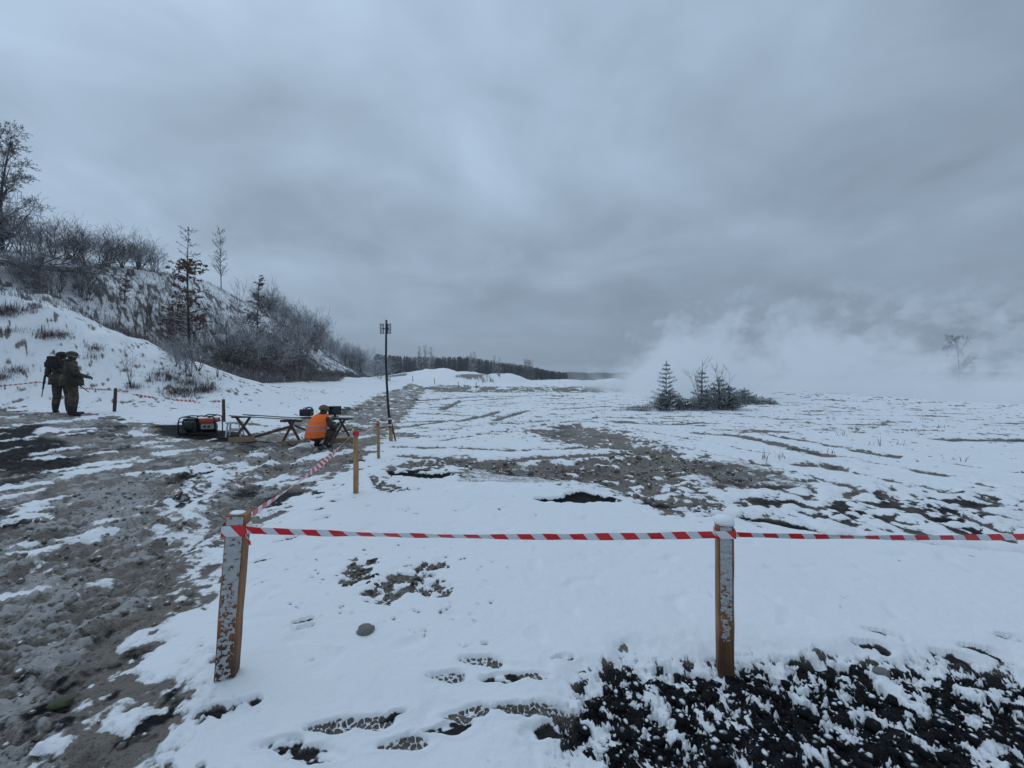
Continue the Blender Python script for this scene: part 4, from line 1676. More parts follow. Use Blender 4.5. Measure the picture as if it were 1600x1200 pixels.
# soldier in front, facing along the road, arms held in front
bx_, by_ = -12.42, 11.55
sb = empty('person', (bx_, by_, gz(bx_, by_) - 0.005), R(-38))
tag(sb, 'soldier in camouflage jacket and cap, side on, forearms raised, rifle at the hip', 'person', 'soldiers standing by the bank')
sb.scale = (1.1, 1.14, 1.0)
J, B = standing_body({'feet': {'l': (-0.13, 0.06), 'r': (0.13, -0.02)},
                      'l': ((-0.26, 0.10, 1.18), (-0.10, 0.27, 1.10)), 'r': ((0.30, 0.04, 1.18), (0.14, 0.27, 1.08)),
                      'lh': (0.7, 0.5, -0.1), 'rh': (-0.5, 0.6, -0.2)})
bo = link('body', body_mesh(J, B, 'body'), BODY_MATS, sb)
beanie(sb, (0, 0.012, 1.70), 0.098, CAMO, 'cap', R(-6), 0, 0.5)
face(sb, (0, 0.03, 1.66), 0.088, 0)
collar_hood(sb, (0, -0.02, 1.53), 0.105)
skirt(sb, 'jacket_hem', [(1.16, 0.215, 0.175, 0), (1.0, 0.235, 0.20, 0), (0.84, 0.245, 0.215, 0)], CAMO)
rd = Vector((0.05, 0.66, -0.75)).normalized()
rx_ = Vector((1, 0, 0))
ry_ = rd.cross(rx_).normalized()
RM = sb.matrix_basis.to_quaternion().to_matrix() @ Matrix((ry_.cross(rd), ry_, rd)).transposed()
rifle('rifle', sb.matrix_basis @ Vector((0.265, -0.02, 1.03)), RM.to_euler(),
      'black rifle slung muzzle down at the hip of the soldier with raised forearms')

ax_, ay_ = -13.24, 12.05
sa = empty('person', (ax_, ay_, gz(ax_, ay_) - 0.005), R(22))
tag(sa, 'soldier in camouflage seen from behind, dark pack on the back, rifle at the left side', 'person', 'soldiers standing by the bank')
sa.scale = (1.12, 1.12, 1.0)
J, B = standing_body({'feet': {'l': (-0.13, 0.0), 'r': (0.12, 0.03)},
                      'l': ((-0.29, 0.02, 1.16), (-0.25, 0.18, 0.98)), 'r': ((0.28, 0.08, 1.16), (0.20, 0.28, 1.06)),
                      'lh': (0.1, 0.6, -0.6), 'rh': (-0.3, 0.8, 0.1)})
link('body', body_mesh(J, B, 'body'), BODY_MATS, sa)
beanie(sa, (0, 0.012, 1.69), 0.10, DARKCAP, 'helmet', R(4), 0, 0, 1.05)
face(sa, (0, 0.03, 1.66), 0.088, 0)
collar_hood(sa, (0, -0.02, 1.53), 0.11)
skirt(sa, 'jacket_hem', [(1.16, 0.215, 0.175, 0), (1.0, 0.235, 0.20, 0), (0.84, 0.245, 0.21, 0)], CAMO)
pk = empty('backpack', sa.matrix_basis @ Vector((-0.05, -0.165, 1.34)), R(22))
tag(pk, 'black backpack with a bulging top on the soldier seen from behind', 'backpack')
mb = MB()
mb.box((0, -0.07, 0.11), (0.29, 0.16, 0.28), None, 0.06)
mb.build('bag', DARKCAP, pk, True)
mb = MB()
mb.box((0, -0.06, 0.275), (0.26, 0.15, 0.11), None, 0.05)
mb.build('lid', DARKCAP, pk, True)
for s in (-1, 1):
    mb = MB()
    mb.box((s * 0.15, -0.07, 0.08), (0.06, 0.11, 0.16), None, 0.025)
    mb.build('side_pocket', DARKCAP, pk, True)
    mb = MB()
    mb.path([(s * 0.11, -0.02, 0.20), (s * 0.13, 0.08, 0.25), (s * 0.14, 0.26, 0.20), (s * 0.15, 0.32, 0.0), (s * 0.16, 0.18, -0.14)], 0.014, 6)
    mb.build('strap', BLACK_PLASTIC, pk, True)
rifle('rifle', sa.matrix_basis @ Vector((-0.33, -0.02, 0.98)), (R(180 - 4), R(6), R(40)),
      'black rifle hanging muzzle down at the left side of the soldier with the pack')

# crouching operator in the orange vest
cx_, cy_ = -4.44, 9.42
oc = empty('person', (cx_, cy_, gz(cx_, cy_) - 0.005), R(-26))
tag(oc, 'crouching person in orange reflective vest and brown cap at the trestle table', 'person')
J = {'pelvis': ((0, -0.10, 0.30), (0.18, 0.155)), 'waist': ((0, -0.08, 0.44), (0.185, 0.145)), 'chest': ((0, 0.01, 0.60), (0.205, 0.145)),
     'collar': ((0, 0.05, 0.715), (0.13, 0.10)), 'neck': ((0, 0.085, 0.775), 0.066), 'head': ((0, 0.135, 0.85), (0.08, 0.095)),
     'crown': ((0, 0.13, 0.92), (0.068, 0.08))}
B = [('pelvis', 'waist', 'jacket'), ('waist', 'chest', 'jacket'), ('chest', 'collar', 'jacket'), ('collar', 'neck', 'jacket'),
     ('neck', 'head', 'skin'), ('head', 'crown', 'skin')]
for s, k in ((-1, 'l'), (1, 'r')):
    J[k + 'hip'] = ((s * 0.10, -0.07, 0.27), 0.118)
    J[k + 'knee'] = ((s * 0.17, 0.30, 0.40), 0.085)
    J[k + 'calf'] = ((s * 0.15, 0.16, 0.24), 0.078)
    J[k + 'ank'] = ((s * 0.14, 0.04, 0.10), 0.06)
    J[k + 'heel'] = ((s * 0.14, 0.01, 0.05), 0.048)
    J[k + 'toe'] = ((s * 0.16, 0.20, 0.037), (0.05, 0.035))
    B += [('pelvis', k + 'hip', 'trousers'), (k + 'hip', k + 'knee', 'trousers'), (k + 'knee', k + 'calf', 'trousers'),
          (k + 'calf', k + 'ank', 'boot'), (k + 'ank', k + 'heel', 'boot'), (k + 'heel', k + 'toe', 'boot')]
    J[k + 'sh'] = ((s * 0.195, 0.05, 0.665), 0.085)
    J[k + 'el'] = ((s * 0.25, 0.18, 0.44), 0.064)
    J[k + 'wr'] = ((s * 0.15, 0.40, 0.50), 0.045)
    B += [('collar', k + 'sh', 'jacket'), (k + 'sh', k + 'el', 'jacket'), (k + 'el', k + 'wr', 'jacket')]
    hand(J, B, k + 'wr', J[k + 'wr'][0], (-s * 0.3, 0.8, 0.25), (s, 0.1, 0.5), 'skin')
link('body', body_mesh(J, B, 'body'), BODY_MATS, oc)
beanie(oc, (0, 0.125, 0.875), 0.098, CAP, 'cap', R(-12), 0, 0.35)
face(oc, (0, 0.14, 0.85), 0.086, 0)


def vest_part(name, rings, mat, gap=None):
    V, F, n = [], [], 28
    for (z, rx, ry, oy) in rings:
        for i in range(n):
            t = 2 * math.pi * i / n
            e = 2.8
            rr = (abs(math.cos(t)) ** e + abs(math.sin(t)) ** e) ** (-1 / e)
            V.append((math.cos(t) * rr * rx, oy + math.sin(t) * rr * ry, z))
    for k in range(len(rings) - 1):
        for i in range(n):
            j = (i + 1) % n
            F.append((k * n + i, k * n + j, (k + 1) * n + j, (k + 1) * n + i))
    me = bpy.data.meshes.new(name)
    me.from_pydata(V, [], F)
    for p in me.polygons:
        p.use_smooth = True
    return link(name, me, mat, oc)


VR = [(0.265, 0.208, 0.205, -0.11), (0.34, 0.212, 0.20, -0.10), (0.45, 0.214, 0.19, -0.075), (0.55, 0.220, 0.18, -0.03),
      (0.64, 0.224, 0.168, 0.01), (0.70, 0.215, 0.15, 0.04), (0.745, 0.165, 0.12, 0.06), (0.78, 0.105, 0.095, 0.075)]
vest = vest_part('vest', VR, VEST)


def vring(z, g):
    zs = [r_[0] for r_ in VR]
    return (z,) + tuple(float(np.interp(z, zs, [r_[q] for r_ in VR])) + (g if q < 3 else 0) for q in (1, 2, 3))


for z0 in (0.405, 0.515):
    s_ = vest_part('reflective_stripe', [vring(z0, 0.004), vring(z0 + 0.032, 0.004)], STRIPE)
    s_.parent = vest

# ------------------------------------------------------------------ stones in the snow
STONE = plain('stone', (0.17, 0.165, 0.15), 0.8, 0.35, 22, 0, 0.5)


def rock(name, px, py, s, label, seed, sink=0.35, flatz=0.7, mat=None):
    x, y = flat(px, py)
    bm = bmesh.new()
    bmesh.ops.create_icosphere(bm, subdivisions=3, radius=1.0)
    for v in bm.verts:
        q = v.co
        n = float(fbm(np.array([q.x * 1.3 + seed]), np.array([q.y * 1.3 + q.z * 1.7]), seed, 3)[0])
        v.co = Vector((q.x * s[0], q.y * s[1], q.z * s[2] * flatz)) * (1 + 0.22 * n)
    me = bpy.data.meshes.new(name)
    bm.to_mesh(me)
    bm.free()
    for p in me.polygons:
        p.use_smooth = True
    o = link(name, me, mat or STONE)
    o.location = (x, y, gz(x, y) + s[2] * flatz * (1 - 2 * sink) * 0.5)
    tag(o, label, 'stone', 'stones in the snow')
    return o


rock('stone', 570, 1003, (0.055, 0.05, 0.045), 'rounded grey stone alone in smooth snow below the bare grey patch', 5)
rock('stone', 1383, 1062, (0.04, 0.03, 0.025), 'small stone at the edge of the black soil beside boot marks', 9)
rock('stone', 85, 1108, (0.05, 0.04, 0.03), 'olive stone lying in the slush of the dirt road', 12,
     mat=plain('mossy_stone', (0.06, 0.065, 0.035), 0.9, 0.4, 25))
rock('stone', 95, 1040, (0.045, 0.035, 0.03), 'pale stone lying in the slush of the dirt road', 15)


# loose clods on the broken ground
def clod_field(name, poly, n, smin, smax, mat, seed, label, keep=None):
    rng = np.random.RandomState(seed)
    bm = bmesh.new()
    bmesh.ops.create_icosphere(bm, subdivisions=1, radius=1.0)
    bv = np.array([v.co[:] for v in bm.verts])
    bf = np.array([[v.index for v in f.verts] for f in bm.faces])
    bm.free()
    xs = [p[0] for p in poly]
    ys = [p[1] for p in poly]
    P_ = np.stack([rng.uniform(max(min(xs), -6), min(max(xs), 6), n * 6), rng.uniform(max(min(ys), 1.2), min(max(ys), 9), n * 6)], 1)
    P_ = P_[sdf_poly(P_[:, 0], P_[:, 1], poly) > 0.03][:n]
    z, b = land(P_[:, 0], P_[:, 1])[:2]
    ok_ = b > 0.05 if keep is None else keep(b)
    P_, z = P_[ok_], z[ok_]
    m = len(P_)
    s_ = smin + (smax - smin) * rng.rand(m) ** 3
    V = bv[None] * (s_[:, None, None] * (1 + 0.5 * (rng.rand(m, 1, 3) - 0.5)) * (1 + 0.45 * (rng.rand(m, len(bv), 1) - 0.5)))
    V[:, :, 2] *= 0.75
    V += np.stack([P_[:, 0], P_[:, 1], z + s_ * 0.25], 1)[:, None, :]
    F = (bf[None] + (np.arange(m) * len(bv))[:, None, None]).reshape(-1, 3)
    tag(link(name, mesh_np(name, V.reshape(-1, 3), F), mat), label, 'soil', None, 'stuff')


CLOD_B = plain('black_clod', (0.012, 0.012, 0.013), 0.95, 0.6, 30, 0, 0, 0.12)
CLOD_B.node_tree.nodes['Principled BSDF'].inputs['Specular IOR Level'].default_value = 0.1
CLOD_G = plain('grey_clod', (0.15, 0.132, 0.112), 0.9, 0.5, 12, 0, 0, 0.10)
clod_field('soil_clods', BLACK, 2600, 0.005, 0.035, CLOD_B, 5, 'loose black soil crumbs on the broken ground')
clod_field('soil_clods', ROAD, 2200, 0.005, 0.030, CLOD_G, 6, 'loose grey gravel and mud crumbs on the dirt road')
clod_field('soil_clods', MUD, 900, 0.01, 0.05, CLOD_G, 7, 'loose mud crumbs on the bare ground of the field')
for i_, p_ in enumerate(PATCHES[:4]):
    clod_field('soil_clods', p_, 90, 0.006, 0.022, CLOD_G, 30 + i_, 'small stones in the bare patch between the two posts')

# ------------------------------------------------------------------ vegetation
def bark(name, dark, light, snow=0.25):
    m, nt, bs = new_mat(name)
    N = NB(nt)
    p = N.pos()
    c = N.mix(N.noise(p, 8, 4), dark, light)
    up_ = N.sep(N.nrm())[2]
    f = N.rng(N.math('ADD', up_, N.math('MULTIPLY', N.math('SUBTRACT', N.noise(p, 5, 3), 0.5), 1.0)), 0.95 - snow, 1.15 - snow)
    c = N.mix(f, c, (0.74, 0.76, 0.79))
    N.put(bs.inputs['Base Color'], c)
    bs.inputs['Roughness'].default_value = 0.9
    return m


BARK = bark('dark_bark', (0.020, 0.017, 0.017), (0.055, 0.046, 0.044), 0.15)
TWIG = bark('bare_twigs', (0.050, 0.043, 0.045), (0.125, 0.108, 0.108), 0.45)
FROST = bark('frosted_twigs', (0.075, 0.070, 0.076), (0.20, 0.19, 0.195), 0.70)
REDTWIG = bark('reddish_twigs', (0.045, 0.028, 0.026), (0.11, 0.070, 0.062), 0.30)
BRUSH = bark('brush_twigs', (0.075, 0.060, 0.058), (0.20, 0.165, 0.158), 0.6)
TALLTWIG = bark('grey_twigs', (0.055, 0.048, 0.050), (0.12, 0.105, 0.105), 0.25)
BIRCH = bark('birch_bark', (0.10, 0.095, 0.095), (0.30, 0.29, 0.29), 0.1)
LEAF = plain('dead_oak_leaf', (0.12, 0.052, 0.034), 0.85, 0.5, 6)
NEEDLE = plain('pine_needle', (0.022, 0.042, 0.030), 0.8, 0.4, 5, 0, 0, 0.45)
STRAW = bark('dry_straw', (0.10, 0.075, 0.050), (0.22, 0.17, 0.115), 0.2)


def prisms(segs, name, smooth=False):
    """three sided tapering twigs from (p0, p1, r0, r1)"""
    A = np.array([[*s[0], *s[1], s[2], s[3]] for s in segs], float)
    p0, p1, r0, r1 = A[:, :3], A[:, 3:6], A[:, 6:7], A[:, 7:8]
    d = p1 - p0
    d /= np.maximum(np.linalg.norm(d, axis=1, keepdims=True), 1e-9)
    ref = np.where(np.abs(d[:, 2:3]) < 0.9, [[0, 0, 1.0]], [[1.0, 0, 0]])
    a = np.cross(d, ref)
    a /= np.linalg.norm(a, axis=1, keepdims=True)
    c = np.cross(d, a)
    V = []
    for p, r in ((p0, r0), (p1, r1)):
        for k in range(3):
            t = 2 * math.pi * k / 3 + 0.5
            V.append(p + (a * math.cos(t) + c * math.sin(t)) * r)
    V = np.stack(V, 1).reshape(-1, 3)
    n = len(A)
    b = (np.arange(n) * 6)[:, None]
    F = np.concatenate([b + np.array([[0, 1, 4, 3]]), b + np.array([[1, 2, 5, 4]]), b + np.array([[2, 0, 3, 5]])], 0)
    return mesh_np(name, V, F, smooth)


def grow(rng, segs, p, d, L, r, depth, P):
    """one limb and its children"""
    n = max(2, int(L / P['step']))
    q, dd = Vector(p), Vector(d).normalized()
    r_end = r * P['taper']
    pts = [(q.copy(), r)]
    for i in range(n):
        w = P['wob'] * (1 + depth * 0.3) if depth else P.get('wob0', P['wob'])
        dd = (dd + Vector((rng.gauss(0, w), rng.gauss(0, w), rng.gauss(0, w))) + Vector((0, 0, P['lift']))).normalized()
        q = q + dd * (L / n)
        pts.append((q.copy(), r + (r_end - r) * (i + 1) / n))
    for (a, ra), (b, rb) in zip(pts[:-1], pts[1:]):
        segs.append((a, b, max(ra, P['rmin']), max(rb, P['rmin'])))
    if depth >= P['depth']:
        return
    k = P['kids'][min(depth, len(P['kids']) - 1)]
    for j in range(k):
        t = rng.uniform(P['from'][min(depth, len(P['from']) - 1)], 1.0)
        f = t * n
        i = min(int(f), n - 1)
        b = pts[i][0].lerp(pts[i + 1][0], f - i)
        tang = (pts[i + 1][0] - pts[i][0]).normalized()
        o = tang.orthogonal()
        o.rotate(Quaternion(tang, rng.uniform(0, 6.283)))
        ang = R(rng.uniform(*P['ang']))
        nd = tang * math.cos(ang) + o * math.sin(ang)
        sc = P['len'][min(depth, len(P['len']) - 1)] * rng.uniform(0.65, 1.2) * (1.0 - P.get('cone', 0) * t)
        grow(rng, segs, b, nd, L * sc, (r + (r_end - r) * t) * 0.6, depth + 1, P)


def bare_tree(seed, H, P, r0):
    rng = random.Random(seed)
    tr, cr_ = [], []
    allsegs = []
    grow(rng, allsegs, (0, 0, -0.15), (rng.uniform(-.05, .05), rng.uniform(-.05, .05), 1), H, r0, 0, P)
    n0 = max(2, int(H / P['step']))
    return allsegs[:n0], allsegs[n0:]


P_OAK = dict(step=0.6, taper=0.12, wob=0.09, wob0=0.05, lift=0.05, rmin=0.009, depth=4, kids=[26, 9, 6, 5],
             **{'from': [0.06, 0.2, 0.2, 0.2]}, len=[0.36, 0.5, 0.5, 0.5], ang=(22, 50), cone=0.35)
P_BIRCH = dict(wob0=0.015, step=0.5, taper=0.12, wob=0.05, lift=0.10, rmin=0.013, depth=2, kids=[54, 7], **{'from': [0.22, 0.15]},
               len=[0.24, 0.45], ang=(22, 48), cone=0.55)
P_SHRUB = dict(step=0.3, taper=0.25, wob=0.16, lift=0.05, rmin=0.008, depth=2, kids=[7, 5], **{'from': [0.25, 0.2]},
               len=[0.5, 0.5], ang=(20, 55))
P_LEAFY = dict(wob0=0.012, step=0.5, taper=0.10, wob=0.06, lift=0.0, rmin=0.014, depth=2, kids=[72, 5], **{'from': [0.10, 0.2]},
               len=[0.24, 0.42], ang=(50, 85), cone=0.72)
P_SAP = dict(step=0.35, taper=0.2, wob=0.06, lift=0.05, rmin=0.007, depth=1, kids=[7], **{'from': [0.3]}, len=[0.25], ang=(20, 50))


def tree_meshes(seed, H, P, r0, nm):
    a, b = bare_tree(seed, H, P, r0)
    return prisms(a, nm + '_trunk', True), prisms(b, nm + '_crown'), b


def shrub_mesh(seed, H, stems, P, spread, r0, nm):
    rng = random.Random(seed)
    st, cr_ = [], []
    for i in range(stems):
        a = rng.uniform(0, 6.283)
        tilt = rng.uniform(0.05, spread)
        s = []
        L = H * rng.uniform(0.6, 1.0)
        grow(rng, s, (math.cos(a) * 0.12 * spread, math.sin(a) * 0.12 * spread, -0.1), (math.cos(a) * tilt, math.sin(a) * tilt, 1), L, r0, 0, P)
        n0 = max(2, int(L / P['step']))
        st += s[:n0]
        cr_ += s[n0:]
    return prisms(st, nm + '_stems'), prisms(cr_, nm + '_twigs')


def leaf_mesh(seed, segs, n, size, nm):
    rng = np.random.RandomState(seed)
    k = rng.randint(0, len(segs), n)
    V, F = [], []
    for i, q in enumerate(k):
        a, b = segs[q][0], segs[q][1]
        c = a.lerp(b, rng.rand()) + Vector((rng.randn() * .05, rng.randn() * .05, -0.04))
        u = Vector(rng.randn(3)).normalized()
        w = u.orthogonal().normalized()
        s = size * rng.uniform(0.6, 1.2)
        b0 = len(V)
        V += [c - u * s, c + w * s * 0.45, c + u * s, c - w * s * 0.45 + Vector((0, 0, -0.2 * s))]
        F.append((b0, b0 + 1, b0 + 2, b0 + 3))
    return mesh_np(nm, [tuple(v) for v in V], F)


def place(name, parts, x, y, s, rz, label, cat, group, sink=0.0, lean=0.0, sz=None):
    """a plant of shared part meshes standing on the ground"""
    e = empty(name, (x, y, gz(x, y) - sink), rz)
    e.scale = (s, s, sz or s)
    e.rotation_euler.x = lean
    tag(e, label, cat, group)
    for nm, me, mat in parts:
        if not me.materials:
            me.materials.append(mat)
        o = bpy.data.objects.new(nm, me)
        COL.objects.link(o)
        o.parent = e
    return e


vr = random.Random(11)
S_VAR = []
for i in range(4):
    a, b = shrub_mesh(100 + i, 3.0, 7 + i, P_SHRUB, 0.65, 0.035, f'shrub{i}')
    S_VAR.append([('stem', a, TWIG), ('crown', b, TWIG)])
F_VAR = []
for i in range(3):
    a, b = shrub_mesh(140 + i, 3.0, 9, P_SHRUB, 0.6, 0.03, f'frostshrub{i}')
    F_VAR.append([('stem', a, FROST), ('crown', b, FROST)])
RD_VAR = []
for i in range(2):
    a, b = shrub_mesh(170 + i, 2.0, 12, P_SHRUB, 0.75, 0.022, f'redshrub{i}')
    RD_VAR.append([('stem', a, REDTWIG), ('crown', b, REDTWIG)])
SAP_VAR = []
for i in range(3):
    a, b = shrub_mesh(190 + i, 3.0, 4 + i, P_SAP, 0.22, 0.022, f'sapling{i}')
    SAP_VAR.append([('stem', a, REDTWIG), ('crown', b, REDTWIG)])


def crest(px):
    d = np.linspace(18, 140, 1600)
    ux = (px - 800) / FPX
    py = 590 - (lay(ux * d, d) - EYE) / d * FPX
    i = int(np.argmin(py))
    return ux * d[i], d[i], py[i]


def h_of(px_h, d):
    return px_h / FPX * d


# tall bare tree at the left edge
t1, c1_, _ = tree_meshes(21, 9.0, P_OAK, 0.17, 'oak')
x, y, _ = crest(-22)
place('bare_tree', [('trunk', t1, BARK), ('crown', c1_, TALLTWIG)], x, y + 1.0, 0.88, 0.6,
      'tall bare dark tree with a wide twiggy crown on the hilltop', 'tree', None)
place('bare_tree', [('trunk', t1, BARK), ('crown', c1_, TWIG)], x - 3.4, y + 0.5, 0.85, 2.4,
      'bare dark tree at the hilltop behind the tallest one', 'tree', None)
for i, (px, hp) in enumerate(((-30, 95), (-8, 80), (16, 72), (34, 60))):
    x, y, _ = crest(px)
    place('bare_shrub', F_VAR[i % 3], x, y + 0.6, h_of(hp, y) / 2.9, vr.uniform(0, 6),
          'tall pale grey shrub crowding the foot of the tall bare tree', 'shrub', 'tall shrubs at the foot of the bare tree')
# bush row on the crest
for i, px in enumerate(range(62, 258, 11)):
    x, y, cp = crest(px)
    want = 48 - abs(px - 135) * 0.12 + vr.uniform(-8, 8)
    s = h_of(want, y) / 2.9
    place('bare_shrub', S_VAR[i % 4], x, y + vr.uniform(-0.3, 0.8), s, vr.uniform(0, 6),
          'dense dark bare shrub standing on the crest beside the tall bare tree', 'shrub', 'dark shrubs along the hill crest')
# shrubs behind the tape mound
for i in range(12):
    px, py = vr.uniform(30, 145), vr.uniform(462, 500)
    x, y = ground_point(px, py - 20)
    if y < 20.5:
        y += 5
        x = (px - 800) / FPX * y
    s = h_of(vr.uniform(38, 58), y) / 2.8
    place('bare_shrub', S_VAR[(i + 1) % 4], x, y, s, vr.uniform(0, 6),
          'dark tangled shrub on the slope behind the snowy tape mound', 'shrub', 'shrubs behind the tape mound')
# brown leaved oaks and the birch
t2, c2_, sg2 = tree_meshes(33, 8.0, P_LEAFY, 0.10, 'leafy')
lf2 = leaf_mesh(3, [s for s in sg2 if 0.8 < s[0].z < 5.8], 2100, 0.095, 'leafy_leaves')
x, y = ground_point(296, 545)
place('oak_tree', [('trunk', t2, BARK), ('crown', c2_, REDTWIG), ('leaves', lf2, LEAF)], x, y, h_of(190, y) / 8.0, 0.4,
      'slim conical oak with rusty dead leaves and a bare tip on the hillside', 'tree', 'rusty leaved oaks')
t3, c3_, sg3 = tree_meshes(37, 6.0, P_LEAFY, 0.09, 'leafyb')
lf3 = leaf_mesh(5, [s for s in sg3 if s[0].z > 0.6], 1300, 0.09, 'leafyb_leaves')
x, y = ground_point(402, 535)
place('oak_tree', [('trunk', t3, BARK), ('crown', c3_, REDTWIG), ('leaves', lf3, LEAF)], x, y, h_of(105, y) / 6.0, 1.4,
      'shorter oak with rusty dead leaves to its top on the slope', 'tree', 'rusty leaved oaks')
x, y = ground_point(34, 452)
place('oak_tree', [('trunk', t3, BARK), ('crown', c3_, REDTWIG), ('leaves', lf3, LEAF)], x, y + 6, 0.42, 2.2,
      'low rusty leaved oak bush at the foot of the tall bare tree', 'tree', 'rusty leaved oaks')
t4, c4_, _ = tree_meshes(41, 7.0, P_BIRCH, 0.07, 'birch')
x, y, cp = crest(350)
place('birch_tree', [('trunk', t4, BIRCH), ('crown', c4_, FROST)], x, y - 0.3, h_of(92, y) / 7.0, 0.3,
      'slim pale bare birch standing on the crest between the two rusty oaks', 'tree', None)
for px, hh in ((428, 46), (445, 40), (540, 34)):
    x, y, cp = crest(px)
    place('birch_tree', [('trunk', t4, BIRCH), ('crown', c4_, FROST)], x, y, h_of(hh, y) / 7.0, vr.uniform(0, 6),
          'small thin birch poking out of the shrubs on the sloping ridge', 'tree', 'small birches on the ridge')
# slope shrubs
for i in range(44):
    px = vr.uniform(270, 505)
    py = vr.uniform(505 + max(0, (px - 400) * 0.35), 588)
    x, y = ground_point(px, py)
    s = h_of(vr.uniform(28, 52), y) / 2.8
    var = (F_VAR + S_VAR[:2] + RD_VAR)[i % 7]
    kind_ = 0 if i % 7 < 3 else (1 if i % 7 < 5 else 2)
    place('bare_shrub', var, x, y, s, vr.uniform(0, 6), ('pale frosted upright shrub among the brush on the snowy hillside',
                                                         'dark bare upright shrub among the brush on the snowy hillside',
                                                         'reddish many stemmed shrub among the brush on the snowy hillside')[kind_], 'shrub',
          'shrubs on the snowy hillside')
for i in range(30):
    px = 415 + i * 6.3
    x, y, cp = crest(px)
    want = (34 if px < 500 else 30) + vr.uniform(-8, 9)
    s = h_of(want, y) / 2.8
    place('bare_shrub', (S_VAR + F_VAR)[i % 7] if px < 520 else F_VAR[i % 3], x, y + vr.uniform(-3, 0), s, vr.uniform(0, 6),
          'pale frosted shrub on the descending ridge of the hill' if px >= 520 or i % 7 > 3 else 'dark bare shrub on the descending ridge of the hill',
          'shrub', 'shrubs along the descending ridge')
for i in range(14):
    px = vr.uniform(545, 612)
    py = 600 - (612 - px) * 0.35 - vr.uniform(0, 14)
    x, y = ground_point(px, py)
    place('bare_shrub', F_VAR[i % 3], x, y, h_of(vr.uniform(22, 34), y) / 2.8, vr.uniform(0, 6),
          'grey frosted shrub at the far foot of the hill by the track', 'shrub', 'frosted shrubs at the hill foot')
for (px, py, hp) in ((190, 512, 70), (214, 522, 66), (228, 525, 72), (262, 540, 50), (205, 607, 66), (300, 590, 70), (340, 590, 60), (236, 500, 60),
                     (468, 590, 70), (395, 590, 62), (375, 480, 50)):
    x, y = ground_point(px, py)
    place('sapling', SAP_VAR[vr.randrange(3)], x, y, h_of(hp, y) / 2.9, vr.uniform(0, 6),
          'cluster of thin upright leafless stems on the snowy mound by the tape' if py == 607 else
          'thin leafless sapling with upright stems on the snowy slope', 'sapling', 'saplings on the snowy slopes')
# fallen tree on the crest
pts = []
for px, py, up_ in ((-30, 428, 0.5), (20, 426, 0.55), (60, 430, 0.4), (110, 432, 0.3), (160, 433, 0.2)):
    x, y = ground_point(px, py)
    pts.append(Vector((x, y, gz(x, y) + up_)))
ft = empty('fallen_tree', tuple(pts[0]))
tag(ft, 'dark fallen trunk with long limbs lying across the snowy hilltop', 'fallen tree')
mb = MB()
mb.path([p - pts[0] for p in pts], [0.20, 0.17, 0.14, 0.10, 0.05], 8)
mb.build('trunk', BARK, ft, True)
fs = []
fr_ = random.Random(5)
for k in range(9):
    a = pts[1].lerp(pts[4], fr_.random()) - pts[0]
    grow(fr_, fs, a, Vector((1, fr_.uniform(-.5, .8), fr_.uniform(-0.1, 0.35))), fr_.uniform(2, 5), 0.06, 1,
         dict(P_OAK, depth=3, lift=0.0))
link('limbs', prisms(fs, 'fallen_limbs'), BARK, ft)


# brush and dead grass: nobody could count it
def blades(name, pts, hgt, wid, mat, seed, per=6, spread=0.25, lean=0.5):
    rng = np.random.RandomState(seed)
    n = len(pts)
    b = np.repeat(np.asarray(pts), per, 0)
    m = len(b)
    b[:, :2] += rng.randn(m, 2) * spread * 0.5
    b[:, 2] -= 0.02
    h = np.repeat(hgt, per) * rng.uniform(0.45, 1.1, m)
    a = rng.rand(m) * 6.283
    ln = rng.rand(m) ** 1.5 * lean
    tip = b + np.stack([np.cos(a) * ln * h, np.sin(a) * ln * h, h * (1 - 0.25 * ln)], 1)
    mid_ = b + np.stack([np.cos(a) * ln * h * .3, np.sin(a) * ln * h * .3, h * .55], 1)
    c = rng.rand(m) * 6.283
    s = np.stack([np.cos(c), np.sin(c), np.zeros(m)], 1) * wid * 0.5
    V = np.stack([b - s, b + s, mid_ + s * .7, mid_ - s * .7, tip + s * .12, tip - s * .12], 1).reshape(-1, 3)
    k = (np.arange(m) * 6)[:, None]
    F = np.concatenate([k + np.array([[0, 1, 2, 3]]), k + np.array([[3, 2, 4, 5]])], 0)
    o = link(name, mesh_np(name, V, F), mat)
    return o


nr_ = np.random.RandomState(3)
yy = 20 + 27 * nr_.rand(5200)
xb_ = np.interp(yy, XB_Y, XB_X)
tt = np.clip(np.abs(nr_.randn(5200)) * 0.15 + 0.015, 0, 0.9)
xx = xb_ - tt * 15
dens_ = fbm(xx * 0.25, yy * 0.25, 71, 3)
ok = (dens_ > -0.15) & ~((yy > 44) & (tt > 0.25))
xx, yy = xx[ok], yy[ok]
zz = land(xx, yy)[0]
tag(blades('brush', np.stack([xx, yy, zz], 1), 0.30 + 0.60 * nr_.rand(len(xx)), 0.016, BRUSH, 6, 7, 0.6, 0.9),
    'low tangled brown brush along the foot of the hill', 'brush', None, 'stuff')
yy = 17 + 70 * nr_.rand(16000) ** 1.2
xb_ = np.interp(yy, XB_Y, XB_X)
xx = xb_ - nr_.rand(16000) * 18
zz, bb = land(xx, yy)[:2]
ok = bb > -0.25
xx, yy, zz = xx[ok], yy[ok], zz[ok]
tag(blades('dry_grass', np.stack([xx, yy, zz], 1), 0.15 + 0.35 * nr_.rand(len(xx)), 0.015, FROST, 8, 6, 0.25, 0.7),
    'sparse frosted dead weeds poking through the snow of the hillside', 'grass', None, 'stuff')
